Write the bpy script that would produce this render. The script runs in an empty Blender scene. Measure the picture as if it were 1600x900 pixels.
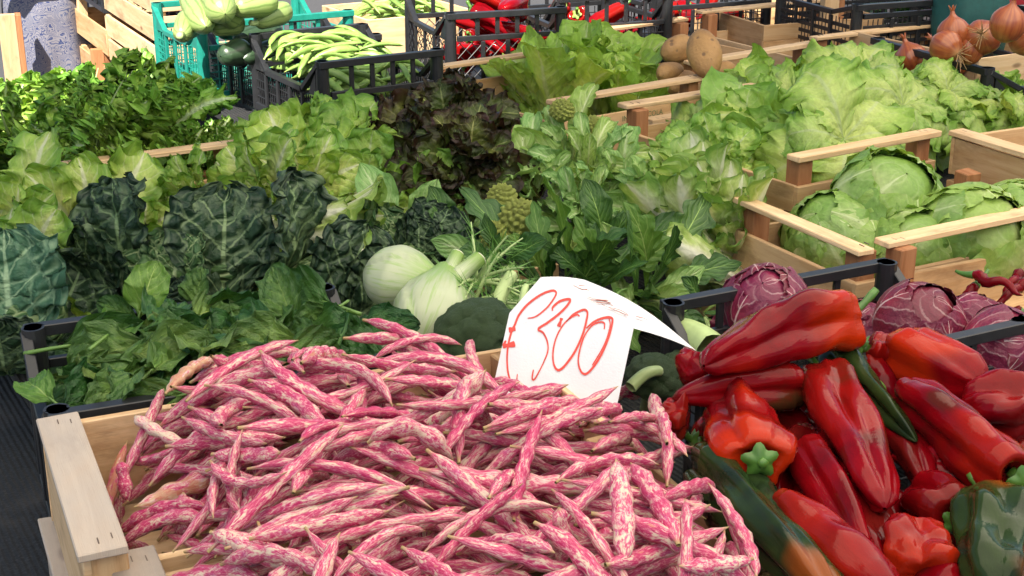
import bpy, bmesh, math, random
import numpy as np
from mathutils import Vector, Matrix, Quaternion
R = math.radians
rng = np.random.default_rng(7)
random.seed(7)
scene = bpy.context.scene
C = scene.collection

# ------------------------------------------------------------------ camera
F_PX, PITCH, CAM_H = 2222.0, R(20), 0.85          # z = 0 is the stall table top
cam_d = bpy.data.cameras.new('camera')
cam = bpy.data.objects.new('camera', cam_d); C.objects.link(cam)
cam_d.sensor_width = 36.0; cam_d.lens = 36.0 * F_PX / 1600.0
cam_d.clip_start = 0.05; cam_d.clip_end = 500
cam.location = (0, 0, CAM_H); cam.rotation_euler = (R(90) - PITCH, 0, 0)
scene.camera = cam
# ------------------------------------------------------------------ world, sun, exposure
SUN_EL, SUN_AZ = R(52), R(198)      # azimuth the light comes FROM, clockwise from +Y
w = bpy.data.worlds.new('World'); scene.world = w; w.use_nodes = True
nt = w.node_tree
sky = nt.nodes.new('ShaderNodeTexSky'); sky.sky_type = 'NISHITA'; sky.sun_disc = False
sky.sun_elevation = SUN_EL; sky.sun_rotation = SUN_AZ
bg = nt.nodes['Background']; bg.inputs['Strength'].default_value = 0.05
nt.links.new(sky.outputs[0], bg.inputs['Color'])
sun_d = bpy.data.lights.new('sun', 'SUN'); sun_d.energy = 5.0; sun_d.angle = R(0.6); sun_d.color = (1, .92, .80)
sun = bpy.data.objects.new('sun', sun_d); C.objects.link(sun)
sdir = Vector((math.sin(SUN_AZ) * math.cos(SUN_EL), math.cos(SUN_AZ) * math.cos(SUN_EL), math.sin(SUN_EL)))
sun.rotation_euler = (-sdir).to_track_quat('-Z', 'Y').to_euler()
scene.view_settings.view_transform = 'Standard'; scene.view_settings.look = 'None'
scene.view_settings.exposure = 1.62; scene.view_settings.gamma = 1.0
scene.cycles.max_bounces = 6; scene.cycles.diffuse_bounces = 4; scene.cycles.glossy_bounces = 2
scene.cycles.transmission_bounces = 4; scene.cycles.transparent_max_bounces = 4
scene.cycles.use_denoising = True
scene.cycles.sample_clamp_indirect = 6
scene.render.use_persistent_data = False

# ------------------------------------------------------------------ helpers
cP, sP = math.cos(PITCH), math.sin(PITCH)
def ray(u, v):
    x, y = (u - 800) / F_PX, -(v - 450) / F_PX
    return Vector((x, cP + y * sP, -sP + y * cP))
def at(u, v, z):
    d = ray(u, v); return Vector((0, 0, CAM_H)) + d * ((z - CAM_H) / d.z)
def at_y(u, v, y):
    d = ray(u, v); return Vector((0, 0, CAM_H)) + d * (y / d.y)
def pr(p):
    q = Vector(p) - Vector((0, 0, CAM_H)); zc = q.y * cP - q.z * sP; yc = q.y * sP + q.z * cP
    return 800 + F_PX * q.x / zc, 450 - F_PX * yc / zc

def mesh(name, V, F, uv=None, smooth=True):
    me = bpy.data.meshes.new(name)
    me.from_pydata(np.asarray(V, float).tolist(), [], [list(map(int, f)) for f in F])
    if uv is not None:
        l = me.uv_layers.new(name='uv')
        l.data.foreach_set('uv', np.asarray(uv, np.float32).ravel())
    if smooth: me.polygons.foreach_set('use_smooth', [True] * len(me.polygons))
    me.update(); return me
def obj(name, me, mat=None, parent=None, kind=None):
    o = bpy.data.objects.new(name, me); C.objects.link(o)
    if mat and not me.materials: me.materials.append(mat)
    if parent: o.parent = parent
    if kind: o['kind'] = kind
    return o
def tag(o, label, cat, group=None):
    o['label'] = label; o['category'] = cat
    if group: o['group'] = group
    return o
def thing(name, label, cat, loc=(0, 0, 0), rot=None, group=None):
    o = bpy.data.objects.new(name, None); C.objects.link(o); o.empty_display_size = .02
    o.location = loc
    if rot is not None:
        if isinstance(rot, Quaternion): o.rotation_mode = 'QUATERNION'; o.rotation_quaternion = rot
        else: o.rotation_euler = rot
    return tag(o, label, cat, group)
def q_axis(axis, roll=0.0):
    a = Vector(axis).normalized()
    return a.to_track_quat('Z', 'Y') @ Quaternion((0, 0, 1), roll)
def gridF(nu, nv, wrap=False):
    """nu rows x nv columns of vertices; quads + per-loop uv (u across, v along)"""
    nc = nv if wrap else nv - 1
    i, j = np.meshgrid(np.arange(nu - 1), np.arange(nc), indexing='ij'); i = i.ravel(); j = j.ravel(); j2 = (j + 1) % nv
    Fq = np.stack([i * nv + j, i * nv + j2, (i + 1) * nv + j2, (i + 1) * nv + j], 1)
    d = float(nc)
    U = np.stack([j / d, (j + 1) / d, (j + 1) / d, j / d], 1); Vv = np.stack([i, i, i + 1, i + 1], 1) / float(nu - 1)
    return Fq, np.stack([U, Vv], 2).reshape(-1, 2)
def snoise(seed, dim=2, n=5, f0=1.0):
    r = np.random.default_rng(seed); k = r.normal(size=(n, dim)) * f0 * np.linspace(.7, 1.8, n)[:, None]; ph = r.uniform(0, 6.28, n); a = 1 / np.linspace(1, 1.8, n); a /= a.sum() * .6
    def f(*X):
        out = 0
        for q in range(n): out = out + a[q] * np.sin(sum(k[q, d] * X[d] for d in range(dim)) + ph[q])
        return out
    return f
def smooth_prof(pts, t):
    p = np.array(pts); tt = np.linspace(-.15, 1.15, 261); y = np.interp(tt, p[:, 0], p[:, 1])
    k = np.hanning(21); k /= k.sum(); y = np.convolve(np.pad(y, 10, 'edge'), k, 'valid')
    return np.interp(t, tt, y)
def tube(P, Rad, n=10, squash=1.0, up=(0, 0, 1), mod=None):
    """swept tube; Rad per point, squash flattens along the binormal, mod(t, theta) multiplies the radius"""
    P = np.asarray(P, float); m = len(P); Rad = np.broadcast_to(np.asarray(Rad, float), (m,))
    T = np.gradient(P, axis=0); T /= np.linalg.norm(T, axis=1)[:, None] + 1e-12
    N = np.zeros_like(P); u = np.asarray(up, float)
    for i in range(m):
        x = u - T[i] * np.dot(u, T[i])
        if np.linalg.norm(x) < 1e-4:
            u2 = np.array([1., .3, .1]); x = u2 - T[i] * np.dot(u2, T[i])
        x /= np.linalg.norm(x); N[i] = x; u = x
    B = np.cross(T, N)
    th = np.arange(n) * 2 * np.pi / n
    rr = Rad[:, None] * np.ones((1, n))
    if mod is not None: rr = rr * mod(np.linspace(0, 1, m)[:, None], th[None, :])
    V = P[:, None, :] + rr[:, :, None] * (np.cos(th)[None, :, None] * N[:, None, :] * squash + np.sin(th)[None, :, None] * B[:, None, :])
    Fq, uv = gridF(m, n, True)
    return V.reshape(-1, 3), Fq, uv
def add_caps(V, Fq, uv, m, n):
    Fl = [list(f) for f in Fq]; uvl = list(map(tuple, uv))
    Fl.append(list(range(n))[::-1]); uvl += [(.5, 0)] * n
    Fl.append([(m - 1) * n + k for k in range(n)]); uvl += [(.5, 1)] * n
    return V, Fl, uvl

# box with chamfered edges and a uv whose u runs along the longest axis (metres)
def box_mesh(name, lo, hi, bev=.0015, jit=0.0, seed=0):
    lo, hi = Vector(lo), Vector(hi); bm = bmesh.new()
    bmesh.ops.create_cube(bm, size=1.0)
    for v in bm.verts:
        v.co = Vector([(lo[k] + hi[k]) / 2 + v.co[k] * (hi[k] - lo[k]) for k in range(3)])
    if jit:
        r = random.Random(seed)
        for v in bm.verts: v.co += Vector([r.uniform(-jit, jit) for _ in range(3)])
    if bev: bmesh.ops.bevel(bm, geom=bm.edges[:], offset=bev, segments=1, affect='EDGES')
    d = hi - lo; ax = max(range(3), key=lambda k: d[k]); oth = [k for k in range(3) if k != ax]
    l = bm.loops.layers.uv.new('uv'); off = random.random() * 7
    for f in bm.faces:
        n = f.normal; b = oth[0] if abs(n[oth[1]]) >= abs(n[oth[0]]) else oth[1]
        for lp in f.loops: lp[l].uv = (lp.vert.co[ax] + off, lp.vert.co[b] + off * .37)
    me = bpy.data.meshes.new(name); bm.to_mesh(me); bm.free(); return me
def box(name, lo, hi, mat, parent, bev=.0015, jit=0.0):
    return obj(name, box_mesh(name, lo, hi, bev, jit, random.randint(0, 9999)), mat, parent)
def beam_mesh(name, a, b, wx, wz, up=(0, 0, 1)):
    a, b = Vector(a), Vector(b); L = (b - a).length; me = box_mesh(name, (0, -wx / 2, -wz / 2), (L, wx / 2, wz / 2), .001)
    x = (b - a).normalized(); z = Vector(up); z = (z - x * z.dot(x)).normalized(); y = z.cross(x)
    me.transform(Matrix.Translation(a) @ Matrix((x, y, z)).transposed().to_4x4()); return me
def join_meshes(name, parts):
    V, F = [], []
    for me in parts:
        o = len(V); V += [tuple(v.co) for v in me.vertices]; F += [[i + o for i in p.vertices] for p in me.polygons]; bpy.data.meshes.remove(me)
    me = bpy.data.meshes.new(name); me.from_pydata(V, [], F); me.update(); return me

# ------------------------------------------------------------------ materials
class NT:
    def __init__(s, name):
        s.m = bpy.data.materials.new(name); s.m.use_nodes = True; s.t = s.m.node_tree; s.b = s.t.nodes['Principled BSDF']; s.out = s.t.nodes['Material Output']
    def n(s, typ, **kw):
        x = s.t.nodes.new('ShaderNode' + typ)
        for k, v in kw.items(): setattr(x, k, v)
        return x
    def put(s, sock, v):
        if hasattr(v, 'is_linked'): s.t.links.new(v, sock)
        elif isinstance(v, (tuple, list)) and len(v) == 3 and sock.type == 'RGBA': sock.default_value = (*v, 1)
        else: sock.default_value = v
    def math(s, op, a, b=0.0, c=None, clamp=False):
        x = s.n('Math', operation=op, use_clamp=clamp); s.put(x.inputs[0], a); s.put(x.inputs[1], b)
        if c is not None: s.put(x.inputs[2], c)
        return x.outputs[0]
    def mix(s, f, a, b, blend='MIX'):
        x = s.n('Mix', data_type='RGBA', blend_type=blend); s.put(x.inputs[0], f); s.put(x.inputs[6], a); s.put(x.inputs[7], b); return x.outputs[2]
    def ramp(s, v, lo, hi, a=0.0, b=1.0):
        x = s.n('MapRange', interpolation_type='SMOOTHSTEP'); s.put(x.inputs[0], v); s.put(x.inputs[1], lo); s.put(x.inputs[2], hi); s.put(x.inputs[3], a); s.put(x.inputs[4], b); return x.outputs[0]
    def uv(s):
        x = s.n('UVMap', uv_map='uv'); return x.outputs[0]
    def oc(s): return s.n('TexCoord').outputs['Object']
    def sep(s, v):
        x = s.n('SeparateXYZ'); s.put(x.inputs[0], v); return x.outputs
    def vec(s, x, y, z=0.0):
        c = s.n('CombineXYZ'); s.put(c.inputs[0], x); s.put(c.inputs[1], y); s.put(c.inputs[2], z); return c.outputs[0]
    def vm(s, op, a, b):
        x = s.n('VectorMath', operation=op); s.put(x.inputs[0], a); s.put(x.inputs[1], b); return x.outputs[0]
    def noise(s, vec, scale, detail=3, rough=.55, dist=0.0):
        x = s.n('TexNoise'); s.put(x.inputs['Vector'], vec); x.inputs['Scale'].default_value = scale; x.inputs['Detail'].default_value = detail
        x.inputs['Roughness'].default_value = rough; x.inputs['Distortion'].default_value = dist; return x.outputs[0]
    def rand(s): return s.n('ObjectInfo').outputs['Random']
    def ocol(s): return s.sep_c(s.n('ObjectInfo').outputs['Color'])
    def sep_c(s, c):
        x = s.n('SeparateColor'); s.put(x.inputs[0], c); return x.outputs
    def bump(s, h, strength=.3, dist=.002):
        x = s.n('Bump'); x.inputs['Strength'].default_value = strength; x.inputs['Distance'].default_value = dist; s.put(x.inputs['Height'], h)
        s.t.links.new(x.outputs[0], s.b.inputs['Normal']); return x.outputs[0]
    def set(s, col=None, rough=None, **kw):
        if col is not None: s.put(s.b.inputs['Base Color'], col)
        if rough is not None: s.put(s.b.inputs['Roughness'], rough)
        for k, v in kw.items(): s.put(s.b.inputs[k], v)
        return s.m

def leaf_mat(name, c_in, c_out, c_rib, ribw=.06, nv=7, slant=.9, vein=.35, net=0, rough=.42, trans=.28, var=.25, bump=.5, tip=None, ribtop=.9, spec=.4):
    N = NT(name); uv = N.uv(); su = N.sep(uv); v = su[1]
    s = N.math('ABSOLUTE', N.math('MULTIPLY', N.math('SUBTRACT', su[0], .5), 2.0))
    rnd = N.rand(); off = N.vec(N.math('MULTIPLY', rnd, 31.0), N.math('MULTIPLY', rnd, 17.0), 0)
    co = N.vm('ADD', uv, off)
    nz = N.noise(co, 5.0, 4, .6); nf = N.noise(co, 24.0, 3)
    f = N.math('ADD', N.math('MULTIPLY', s, .45), N.math('MULTIPLY', v, .55)); f = N.math('ADD', f, N.math('MULTIPLY', N.math('SUBTRACT', nz, .5), .9))
    col = N.mix(N.ramp(f, .22, .75), c_in, c_out)
    if tip: col = N.mix(N.ramp(N.math('ADD', f, N.math('MULTIPLY', nf, .2)), .7, 1.05), col, tip)
    # midrib + side veins
    rib = N.ramp(s, N.math('MULTIPLY', N.math('SUBTRACT', 1.12, N.math('MULTIPLY', v, ribtop)), ribw * .5), N.math('MULTIPLY', N.math('SUBTRACT', 1.12, N.math('MULTIPLY', v, ribtop)), ribw * 1.6), 1.0, 0.0)
    q = N.math('ADD', N.math('SUBTRACT', N.math('MULTIPLY', v, nv), N.math('MULTIPLY', N.math('POWER', s, .8), slant * nv * .32)), N.math('MULTIPLY', nz, .7))
    tri = N.math('ABSOLUTE', N.math('SUBTRACT', N.math('FRACT', q), .5))
    sv = N.ramp(tri, 0.02, .1, 1.0, 0.0); sv = N.math('MULTIPLY', sv, N.ramp(s, .95, .35, .25, 1.0))
    h = N.math('MULTIPLY', tri, 1.6)
    if net:
        vo = N.n('TexVoronoi', feature='DISTANCE_TO_EDGE'); vo.inputs['Scale'].default_value = net
        wob = N.vec(N.math('MULTIPLY', nz, .18), N.math('MULTIPLY', nz, .15), 0)
        N.put(vo.inputs['Vector'], N.vm('ADD', N.vec(N.math('MULTIPLY', su[0], .9), su[1], N.math('MULTIPLY', rnd, 9.0)), wob))
        nw = N.ramp(vo.outputs['Distance'], .02, .13, 1.0, 0.0)
        h = N.math('ADD', N.math('MULTIPLY', h, .6), N.ramp(vo.outputs['Distance'], 0.0, .3, 0.0, 1.6))
        sv = N.math('MAXIMUM', sv, N.math('MULTIPLY', N.math('MULTIPLY', nw, .62), N.ramp(nz, .36, .6, .15, 1.0)))
    vm_ = N.math('MAXIMUM', rib, N.math('MULTIPLY', sv, vein), clamp=True)
    hv = N.math('ADD', .82 - .0, N.math('MULTIPLY', N.math('SUBTRACT', nf, .3), .55))
    col = N.mix(1.0, col, N.vec(hv, hv, hv), 'MULTIPLY')
    col = N.mix(vm_, col, c_rib)
    hs = N.n('HueSaturation'); N.put(hs.inputs['Hue'], N.math('ADD', .5, N.math('MULTIPLY', N.math('SUBTRACT', rnd, .5), -.05 * var * 4 * .5)))
    N.put(hs.inputs['Value'], N.math('ADD', 1 - var * .5, N.math('MULTIPLY', rnd, var))); N.put(hs.inputs['Color'], col); col = hs.outputs[0]
    N.set(col, N.math('ADD', rough - .08, N.math('MULTIPLY', nf, .2)), **{'Specular IOR Level': spec})
    nb = N.bump(N.math('ADD', h, N.math('MULTIPLY', nf, .9)), bump, .003)
    tr = N.n('BsdfTranslucent'); N.put(tr.inputs[0], N.mix(1.0, col, (1.25, 1.2, .55), 'MULTIPLY')); N.t.links.new(nb, tr.inputs['Normal'])
    mx = N.n('MixShader'); mx.inputs[0].default_value = trans
    N.t.links.new(N.b.outputs[0], mx.inputs[1]); N.t.links.new(tr.outputs[0], mx.inputs[2]); N.t.links.new(mx.outputs[0], N.out.inputs[0])
    return N.m

def wood_mat(name, c1, c2, grey=0.0):
    N = NT(name); uv = N.uv(); rnd = N.rand()
    co = N.vm('ADD', N.vm('MULTIPLY', uv, (5.0, 60.0, 1.0)), N.vec(0, 0, N.math('MULTIPLY', rnd, 40.0)))
    g = N.noise(co, 1.0, 6, .65, .6); g2 = N.noise(N.vm('MULTIPLY', uv, (2.5, 9, 1)), 2.0, 4, .6, .8); fine = N.noise(N.vm('MULTIPLY', uv, (40., 900., 1.)), 1.0, 2)
    col = N.mix(N.ramp(g, .32, .7), c1, c2)
    col = N.mix(N.ramp(g2, .55, .8, 0.0, .45), col, (c2[0] * .75, c2[1] * .6, c2[2] * .5))
    col = N.mix(N.ramp(fine, .6, .75, 0, .25), col, (c2[0] * .5, c2[1] * .45, c2[2] * .4))
    vo = N.n('TexVoronoi'); vo.inputs['Scale'].default_value = 6.0; N.put(vo.inputs['Vector'], N.vm('ADD', N.vm('MULTIPLY', uv, (1.0, 2.6, 1.)), N.vec(N.math('MULTIPLY', rnd, 9.0), 0, 0)))
    col = N.mix(N.ramp(vo.outputs['Distance'], .05, .12, .7, 0.0), col, (.12, .06, .03))
    st = N.noise(N.vm('ADD', N.vm('MULTIPLY', uv, (6., 14., 1.)), N.vec(N.math('MULTIPLY', rnd, 23.0), 0, 0)), 1.0, 5, .65); col = N.mix(N.ramp(st, .50, .70, 0, .62), col, (c2[0] * .42, c2[1] * .38, c2[2] * .38))
    if grey: col = N.mix(N.ramp(g2, .3, .7, grey * .5, grey), col, (.36, .33, .30))
    hs = N.n('HueSaturation'); N.put(hs.inputs['Value'], N.math('ADD', .8, N.math('MULTIPLY', rnd, .35))); N.put(hs.inputs['Color'], col)
    N.set(hs.outputs[0], .72, **{'Specular IOR Level': .25}); N.bump(N.math('ADD', g, fine), .5, .0008); return N.m
def plain(name, col, rough=.6, nscale=30, namt=.25, bump=.2, **kw):
    N = NT(name); n = N.noise(N.oc(), nscale, 4, .6); f = N.math('ADD', 1 - namt / 2 - namt * .5, N.math('MULTIPLY', n, namt * 2))
    N.set(N.mix(1.0, col, N.vec(f, f, f), 'MULTIPLY'), N.math('ADD', rough - .08, N.math('MULTIPLY', n, .16)), **kw)
    if bump: N.bump(n, bump, .001)
    return N.m

M = {}
M['wood'] = wood_mat('crate_wood', (.56, .38, .21), (.44, .26, .12))
M['wood_pale'] = wood_mat('pale_wood', (.66, .48, .29), (.55, .36, .19))
M['wood_post'] = wood_mat('reddish_wood', (.40, .19, .09), (.29, .12, .05))
M['wood_grey'] = wood_mat('weathered_wood', (.47, .37, .28), (.38, .28, .20), .75)
M['plastic_black'] = plain('black_plastic', (.016, .017, .020), .38, 60, .5, .25)
M['plastic_green'] = plain('green_plastic', (.010, .20, .155), .4, 60, .4, .2)
M['cloth_black'] = plain('black_cloth', (.012, .013, .016), .8, 300, .7, .6)
M['asphalt'] = plain('asphalt', (.055, .055, .058), .85, 90, .6, .6)
def cloth_mat():
    N = NT('ribbed_black_cloth'); wv = N.n('TexWave'); wv.inputs['Scale'].default_value = 38; wv.inputs['Distortion'].default_value = 1.2; wv.inputs['Detail'].default_value = 3; N.put(wv.inputs['Vector'], N.oc()); n = N.noise(N.oc(), 260, 3); d = N.noise(N.oc(), 9, 4)
    col = N.mix(N.ramp(n, .45, .8), (.010, .011, .013), (.035, .036, .038)); col = N.mix(N.ramp(d, .55, .8, 0, .4), col, (.07, .06, .05)); N.set(col, .8); N.bump(N.math('ADD', wv.outputs[0], N.math('MULTIPLY', n, .8)), .7, .004); return N.m
M['cloth_black'] = cloth_mat(); M['steel'] = plain('rusty_staple', (.10, .07, .05), .5, 50, .4, 0)
M['canvas'] = None
# --- greens: c_in (base/centre), c_out (blade), rib
M['butterhead'] = leaf_mat('butterhead_leaf', (.46, .58, .17), (.26, .44, .07), (.42, .52, .22), .05, 6, 1.0, .35, rough=.42, trans=.3, tip=(.20, .37, .05))
M['iceberg'] = leaf_mat('iceberg_leaf', (.46, .56, .24), (.24, .40, .085), (.50, .60, .30), .06, 6, 1.1, .2, rough=.38, trans=.25)
M['romaine'] = leaf_mat('romaine_leaf', (.52, .64, .17), (.33, .52, .075), (.50, .58, .28), .07, 9, .9, .4, rough=.42, trans=.32, bump=.7)
M['escarole'] = leaf_mat('escarole_leaf', (.62, .68, .24), (.32, .50, .08), (.62, .66, .42), .12, 7, 1.0, .35, rough=.36, trans=.3, tip=(.16, .32, .04))
M['greenleaf'] = leaf_mat('green_leaf_lettuce', (.48, .60, .16), (.25, .43, .06), (.42, .52, .25), .06, 7, 1.0, .3, rough=.4, trans=.3, tip=(.14, .29, .035))
M['redleaf'] = leaf_mat('red_leaf_lettuce', (.075, .115, .022), (.034, .038, .010), (.2, .23, .08), .05, 7, 1.0, .25, rough=.34, spec=.25, trans=.18, tip=(.024, .011, .006), var=.7)
M['endive'] = leaf_mat('curly_endive', (.50, .62, .20), (.29, .50, .06), (.52, .64, .36), .17, 9, 1.0, .2, rough=.42, trans=.25, tip=(.15, .34, .04), ribtop=.6)
M['savoy'] = leaf_mat('savoy_leaf', (.020, .052, .022), (.010, .032, .016), (.17, .26, .12), .030, 5, 1.3, .7, net=6, rough=.5, trans=.05, bump=.9)
M['savoy_light'] = leaf_mat('savoy_leaf_light', (.10, .20, .055), (.045, .12, .04), (.36, .46, .22), .045, 7, 1.1, .75, net=8, rough=.5, trans=.15, bump=.9)
M['savoy_blue'] = leaf_mat('savoy_leaf_blue', (.06, .155, .085), (.04, .115, .065), (.28, .42, .25), .04, 5, 1.3, .75, net=7, rough=.5, trans=.12, bump=.9)
M['spinach'] = leaf_mat('spinach_leaf', (.09, .19, .035), (.045, .12, .026), (.15, .25, .06), .022, 6, 1.0, .3, rough=.40, trans=.15, bump=1.0, var=.8)
M['spinach_pale'] = leaf_mat('spinach_leaf_pale', (.13, .26, .04), (.09, .2, .03), (.3, .42, .12), .03, 6, 1.0, .35, rough=.42, trans=.22, bump=.5)
M['caul'] = leaf_mat('cauliflower_leaf', (.36, .52, .18), (.22, .40, .11), (.50, .62, .32), .12, 7, 1.1, .4, rough=.42, trans=.2, bump=.5)
M['caul_pale'] = leaf_mat('cauliflower_leaf_pale', (.42, .55, .2), (.26, .42, .09), (.56, .66, .36), .1, 7, 1.1, .45, rough=.42, trans=.25)
M['chicory'] = leaf_mat('chicory_dark_leaf', (.06, .155, .026), (.035, .10, .020), (.26, .42, .11), .03, 8, 1.1, .25, rough=.42, trans=.15)
M['endive_white'] = leaf_mat('white_chicory_leaf', (.72, .74, .54), (.38, .52, .14), (.74, .76, .62), .26, 6, 1.0, .2, rough=.38, trans=.3, tip=(.16, .30, .05))
M['radicchio'] = leaf_mat('radicchio_leaf', (.25, .02, .05), (.15, .014, .042), (.55, .38, .38), .04, 6, 1.3, .42, rough=.36, trans=.06, bump=.5, var=.2)
M['stem_green'] = plain('green_stem', (.11, .21, .04), .4, 40, .3, .2)
M['stem_dark'] = plain('pepper_stem', (.07, .17, .025), .35, 60, .5, .3)
M['stem_pale'] = plain('pale_stem', (.40, .52, .22), .4, 40, .3, .2)

# pods: cream ground with magenta streaks (object colour R = how much magenta, G = browning)
def bean_mat():
    N = NT('speckled_pod'); uv = N.uv(); su = N.sep(uv); rnd = N.rand(); oc = N.ocol()
    ang = N.math('MULTIPLY', su[0], 6.2832)
    co = N.vec(N.math('MULTIPLY', N.math('COSINE', ang), 1.0), N.math('MULTIPLY', N.math('SINE', ang), 1.0), N.math('ADD', N.math('MULTIPLY', su[1], 6.0), N.math('MULTIPLY', rnd, 60.0)))
    a = N.noise(co, 2.4, 5, .68, .9); b = N.noise(co, 1.1, 3, .6); c = N.noise(co, 7.0, 3, .7, .5)
    m = N.math('ADD', N.math('MULTIPLY', a, .97), N.math('MULTIPLY', b, .35)); m = N.math('ADD', m, N.math('MULTIPLY', N.math('SUBTRACT', c, .5), .45))
    m = N.math('ADD', m, N.math('MULTIPLY', N.math('SUBTRACT', oc[0], .5), .38))
    cream = N.mix(N.ramp(b, .4, .65), (.60, .50, .37), (.58, .40, .38))
    col = N.mix(N.ramp(m, .53, .69), cream, (.52, .10, .19)); col = N.mix(N.ramp(m, .63, .82), col, (.38, .012, .085))
    pur = N.noise(co, 1.6, 2); col = N.mix(N.ramp(pur, .58, .75, 0, .3), col, (.36, .12, .32))
    spk = N.noise(co, 26.0, 2, .5); col = N.mix(N.ramp(spk, .70, .76, 0, .7), col, (.17, .05, .04))
    br = N.ramp(N.math('ADD', N.noise(co, 1.3, 3), N.math('MULTIPLY', oc[1], .35)), .72, .85, 0, .7); col = N.mix(br, col, (.42, .20, .085))
    e = N.math('MAXIMUM', N.ramp(su[1], .075, .0), N.ramp(su[1], .93, 1.0)); col = N.mix(e, col, (.33, .25, .10))
    seam = N.ramp(N.math('ABSOLUTE', N.math('SUBTRACT', su[0], .25)), 0.0, .02, .5, 0.0); col = N.mix(seam, col, (.55, .30, .22))
    N.set(col, .46, **{'Specular IOR Level': .35}); N.bump(N.math('ADD', N.math('MULTIPLY', c, .7), N.math('MULTIPLY', a, .6)), .35, .0012); return N.m
M['bean'] = bean_mat()
# peppers: object colour R = orange share, G = dark/green share, B = base (0 red .. 1 green)
def pepper_mat():
    N = NT('pepper_skin'); uv = N.uv(); su = N.sep(uv); rnd = N.rand(); oc = N.ocol()
    co = N.vm('ADD', N.oc(), N.vec(N.math('MULTIPLY', rnd, 20.0), 0, 0))
    a = N.noise(co, 16, 3, .5, .4); b = N.noise(co, 9, 2, .5, .3); f = N.noise(co, 600, 2)
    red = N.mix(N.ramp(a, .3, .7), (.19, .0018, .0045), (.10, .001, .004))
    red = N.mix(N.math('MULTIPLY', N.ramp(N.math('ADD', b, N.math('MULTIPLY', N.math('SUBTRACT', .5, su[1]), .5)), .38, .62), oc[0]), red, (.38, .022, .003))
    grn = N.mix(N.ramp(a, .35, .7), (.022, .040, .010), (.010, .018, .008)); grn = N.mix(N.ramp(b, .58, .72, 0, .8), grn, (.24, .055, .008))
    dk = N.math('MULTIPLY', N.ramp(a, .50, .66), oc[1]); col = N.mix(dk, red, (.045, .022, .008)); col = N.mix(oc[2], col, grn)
    N.set(col, N.math('ADD', .06, N.math('MULTIPLY', b, .12)), **{'Specular IOR Level': .16}); wr = N.noise(N.vec(N.math('MULTIPLY', su[0], 34.0), N.math('MULTIPLY', su[1], 7.0), N.math('MULTIPLY', rnd, 20.0)), 1.0, 3, .5, .6); N.bump(N.math('ADD', N.math('ADD', N.math('MULTIPLY', N.noise(co, 55, 3), 1.4), N.math('MULTIPLY', wr, 1.1)), N.math('MULTIPLY', f, .15)), .22, .002); return N.m
M['pepper'] = pepper_mat()

# ------------------------------------------------------------------ the setting
def ground():
    me = mesh('ground', [(-60, -40, -.78), (60, -40, -.78), (60, 90, -.78), (-60, 90, -.78)], [(0, 1, 2, 3)], smooth=False)
    obj('ground', me, M['asphalt'], kind='structure')
ground()
YAW = 30.0
def frame(yaw): return Vector((math.cos(R(yaw)), math.sin(R(yaw)), 0)), Vector((-math.sin(R(yaw)), math.cos(R(yaw)), 0))
A0, B0 = frame(30)
def ab(a, b, z=0.0): return A0 * a + B0 * b + Vector((0, 0, z))
def table(label, a0, a1, b0, b1):
    t = thing('stall_table', label, 'table', ab((a0 + a1) / 2, (b0 + b1) / 2, -.78), (0, 0, R(30)), 'market stall tables')
    w2, d2 = (a1 - a0) / 2, (b1 - b0) / 2
    box('table_top', (-w2, -d2, .745), (w2, d2, .775), M['wood'], t)
    for sx in (-1, 1):
        for sy in (-1, 1): box('leg', (sx * (w2 - .06) - .025, sy * (d2 - .06) - .025, 0), (sx * (w2 - .06) + .025, sy * (d2 - .06) + .025, .744), M['wood_post'], t)
    # ribbed cloth laid over the top and hanging down on all sides
    n = 120; per = []
    for k in range(n):
        f = k / n * 4; e = int(f); g = f - e
        c = [(-1, -1), (1, -1), (1, 1), (-1, 1)]; p = c[e]; q = c[(e + 1) % 4]
        per.append(((p[0] + (q[0] - p[0]) * g) * (w2 + .008), (p[1] + (q[1] - p[1]) * g) * (d2 + .008)))
    V = [(0, 0, .779)]; F = []
    for r, z in enumerate((.779, .60, .40, .2)):
        for k, (x, y) in enumerate(per):
            o = (r * .006) * (1 + math.sin(k * 1.9)); V.append((x * (1 + o), y * (1 + o), z))
    for k in range(n):
        k2 = (k + 1) % n; F.append((0, 1 + k, 1 + k2))
        for r in range(3): F.append((1 + r * n + k, 1 + (r + 1) * n + k, 1 + (r + 1) * n + k2, 1 + r * n + k2))
    obj('table_cloth', mesh('table_cloth', V, F), M['cloth_black'], t)
table('front market table under black cloth carrying the vegetable crates', -.35, 3.9, .45, 2.93)
def riser(label, a0, a1, b0, b1, z0, z1):
    t = thing('stall_riser', label, 'riser', ab((a0 + a1) / 2, (b0 + b1) / 2, z0), (0, 0, R(30)), 'stall risers')
    w2, d2 = (a1 - a0) / 2, (b1 - b0) / 2
    box('riser_top', (-w2, -d2, z1 - z0 - .02), (w2, d2, z1 - z0), M['cloth_black'], t)
    for sy in (-1, 1): box('riser_board', (-w2 + .01, sy * (d2 - .02) - .01, .0015), (w2 - .01, sy * (d2 - .02) + .01, z1 - z0 - .021), M['wood'], t)
riser('low riser board under the middle rows of crates', .3, 3.85, 1.72, 2.92, .002, .085)
table('rear market table under black cloth carrying the plastic crates', 1.0, 3.9, 2.97, 3.74)
riser('riser board under the rear plastic crates', 1.02, 3.85, 3.0, 3.72, .002, .115)

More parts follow.
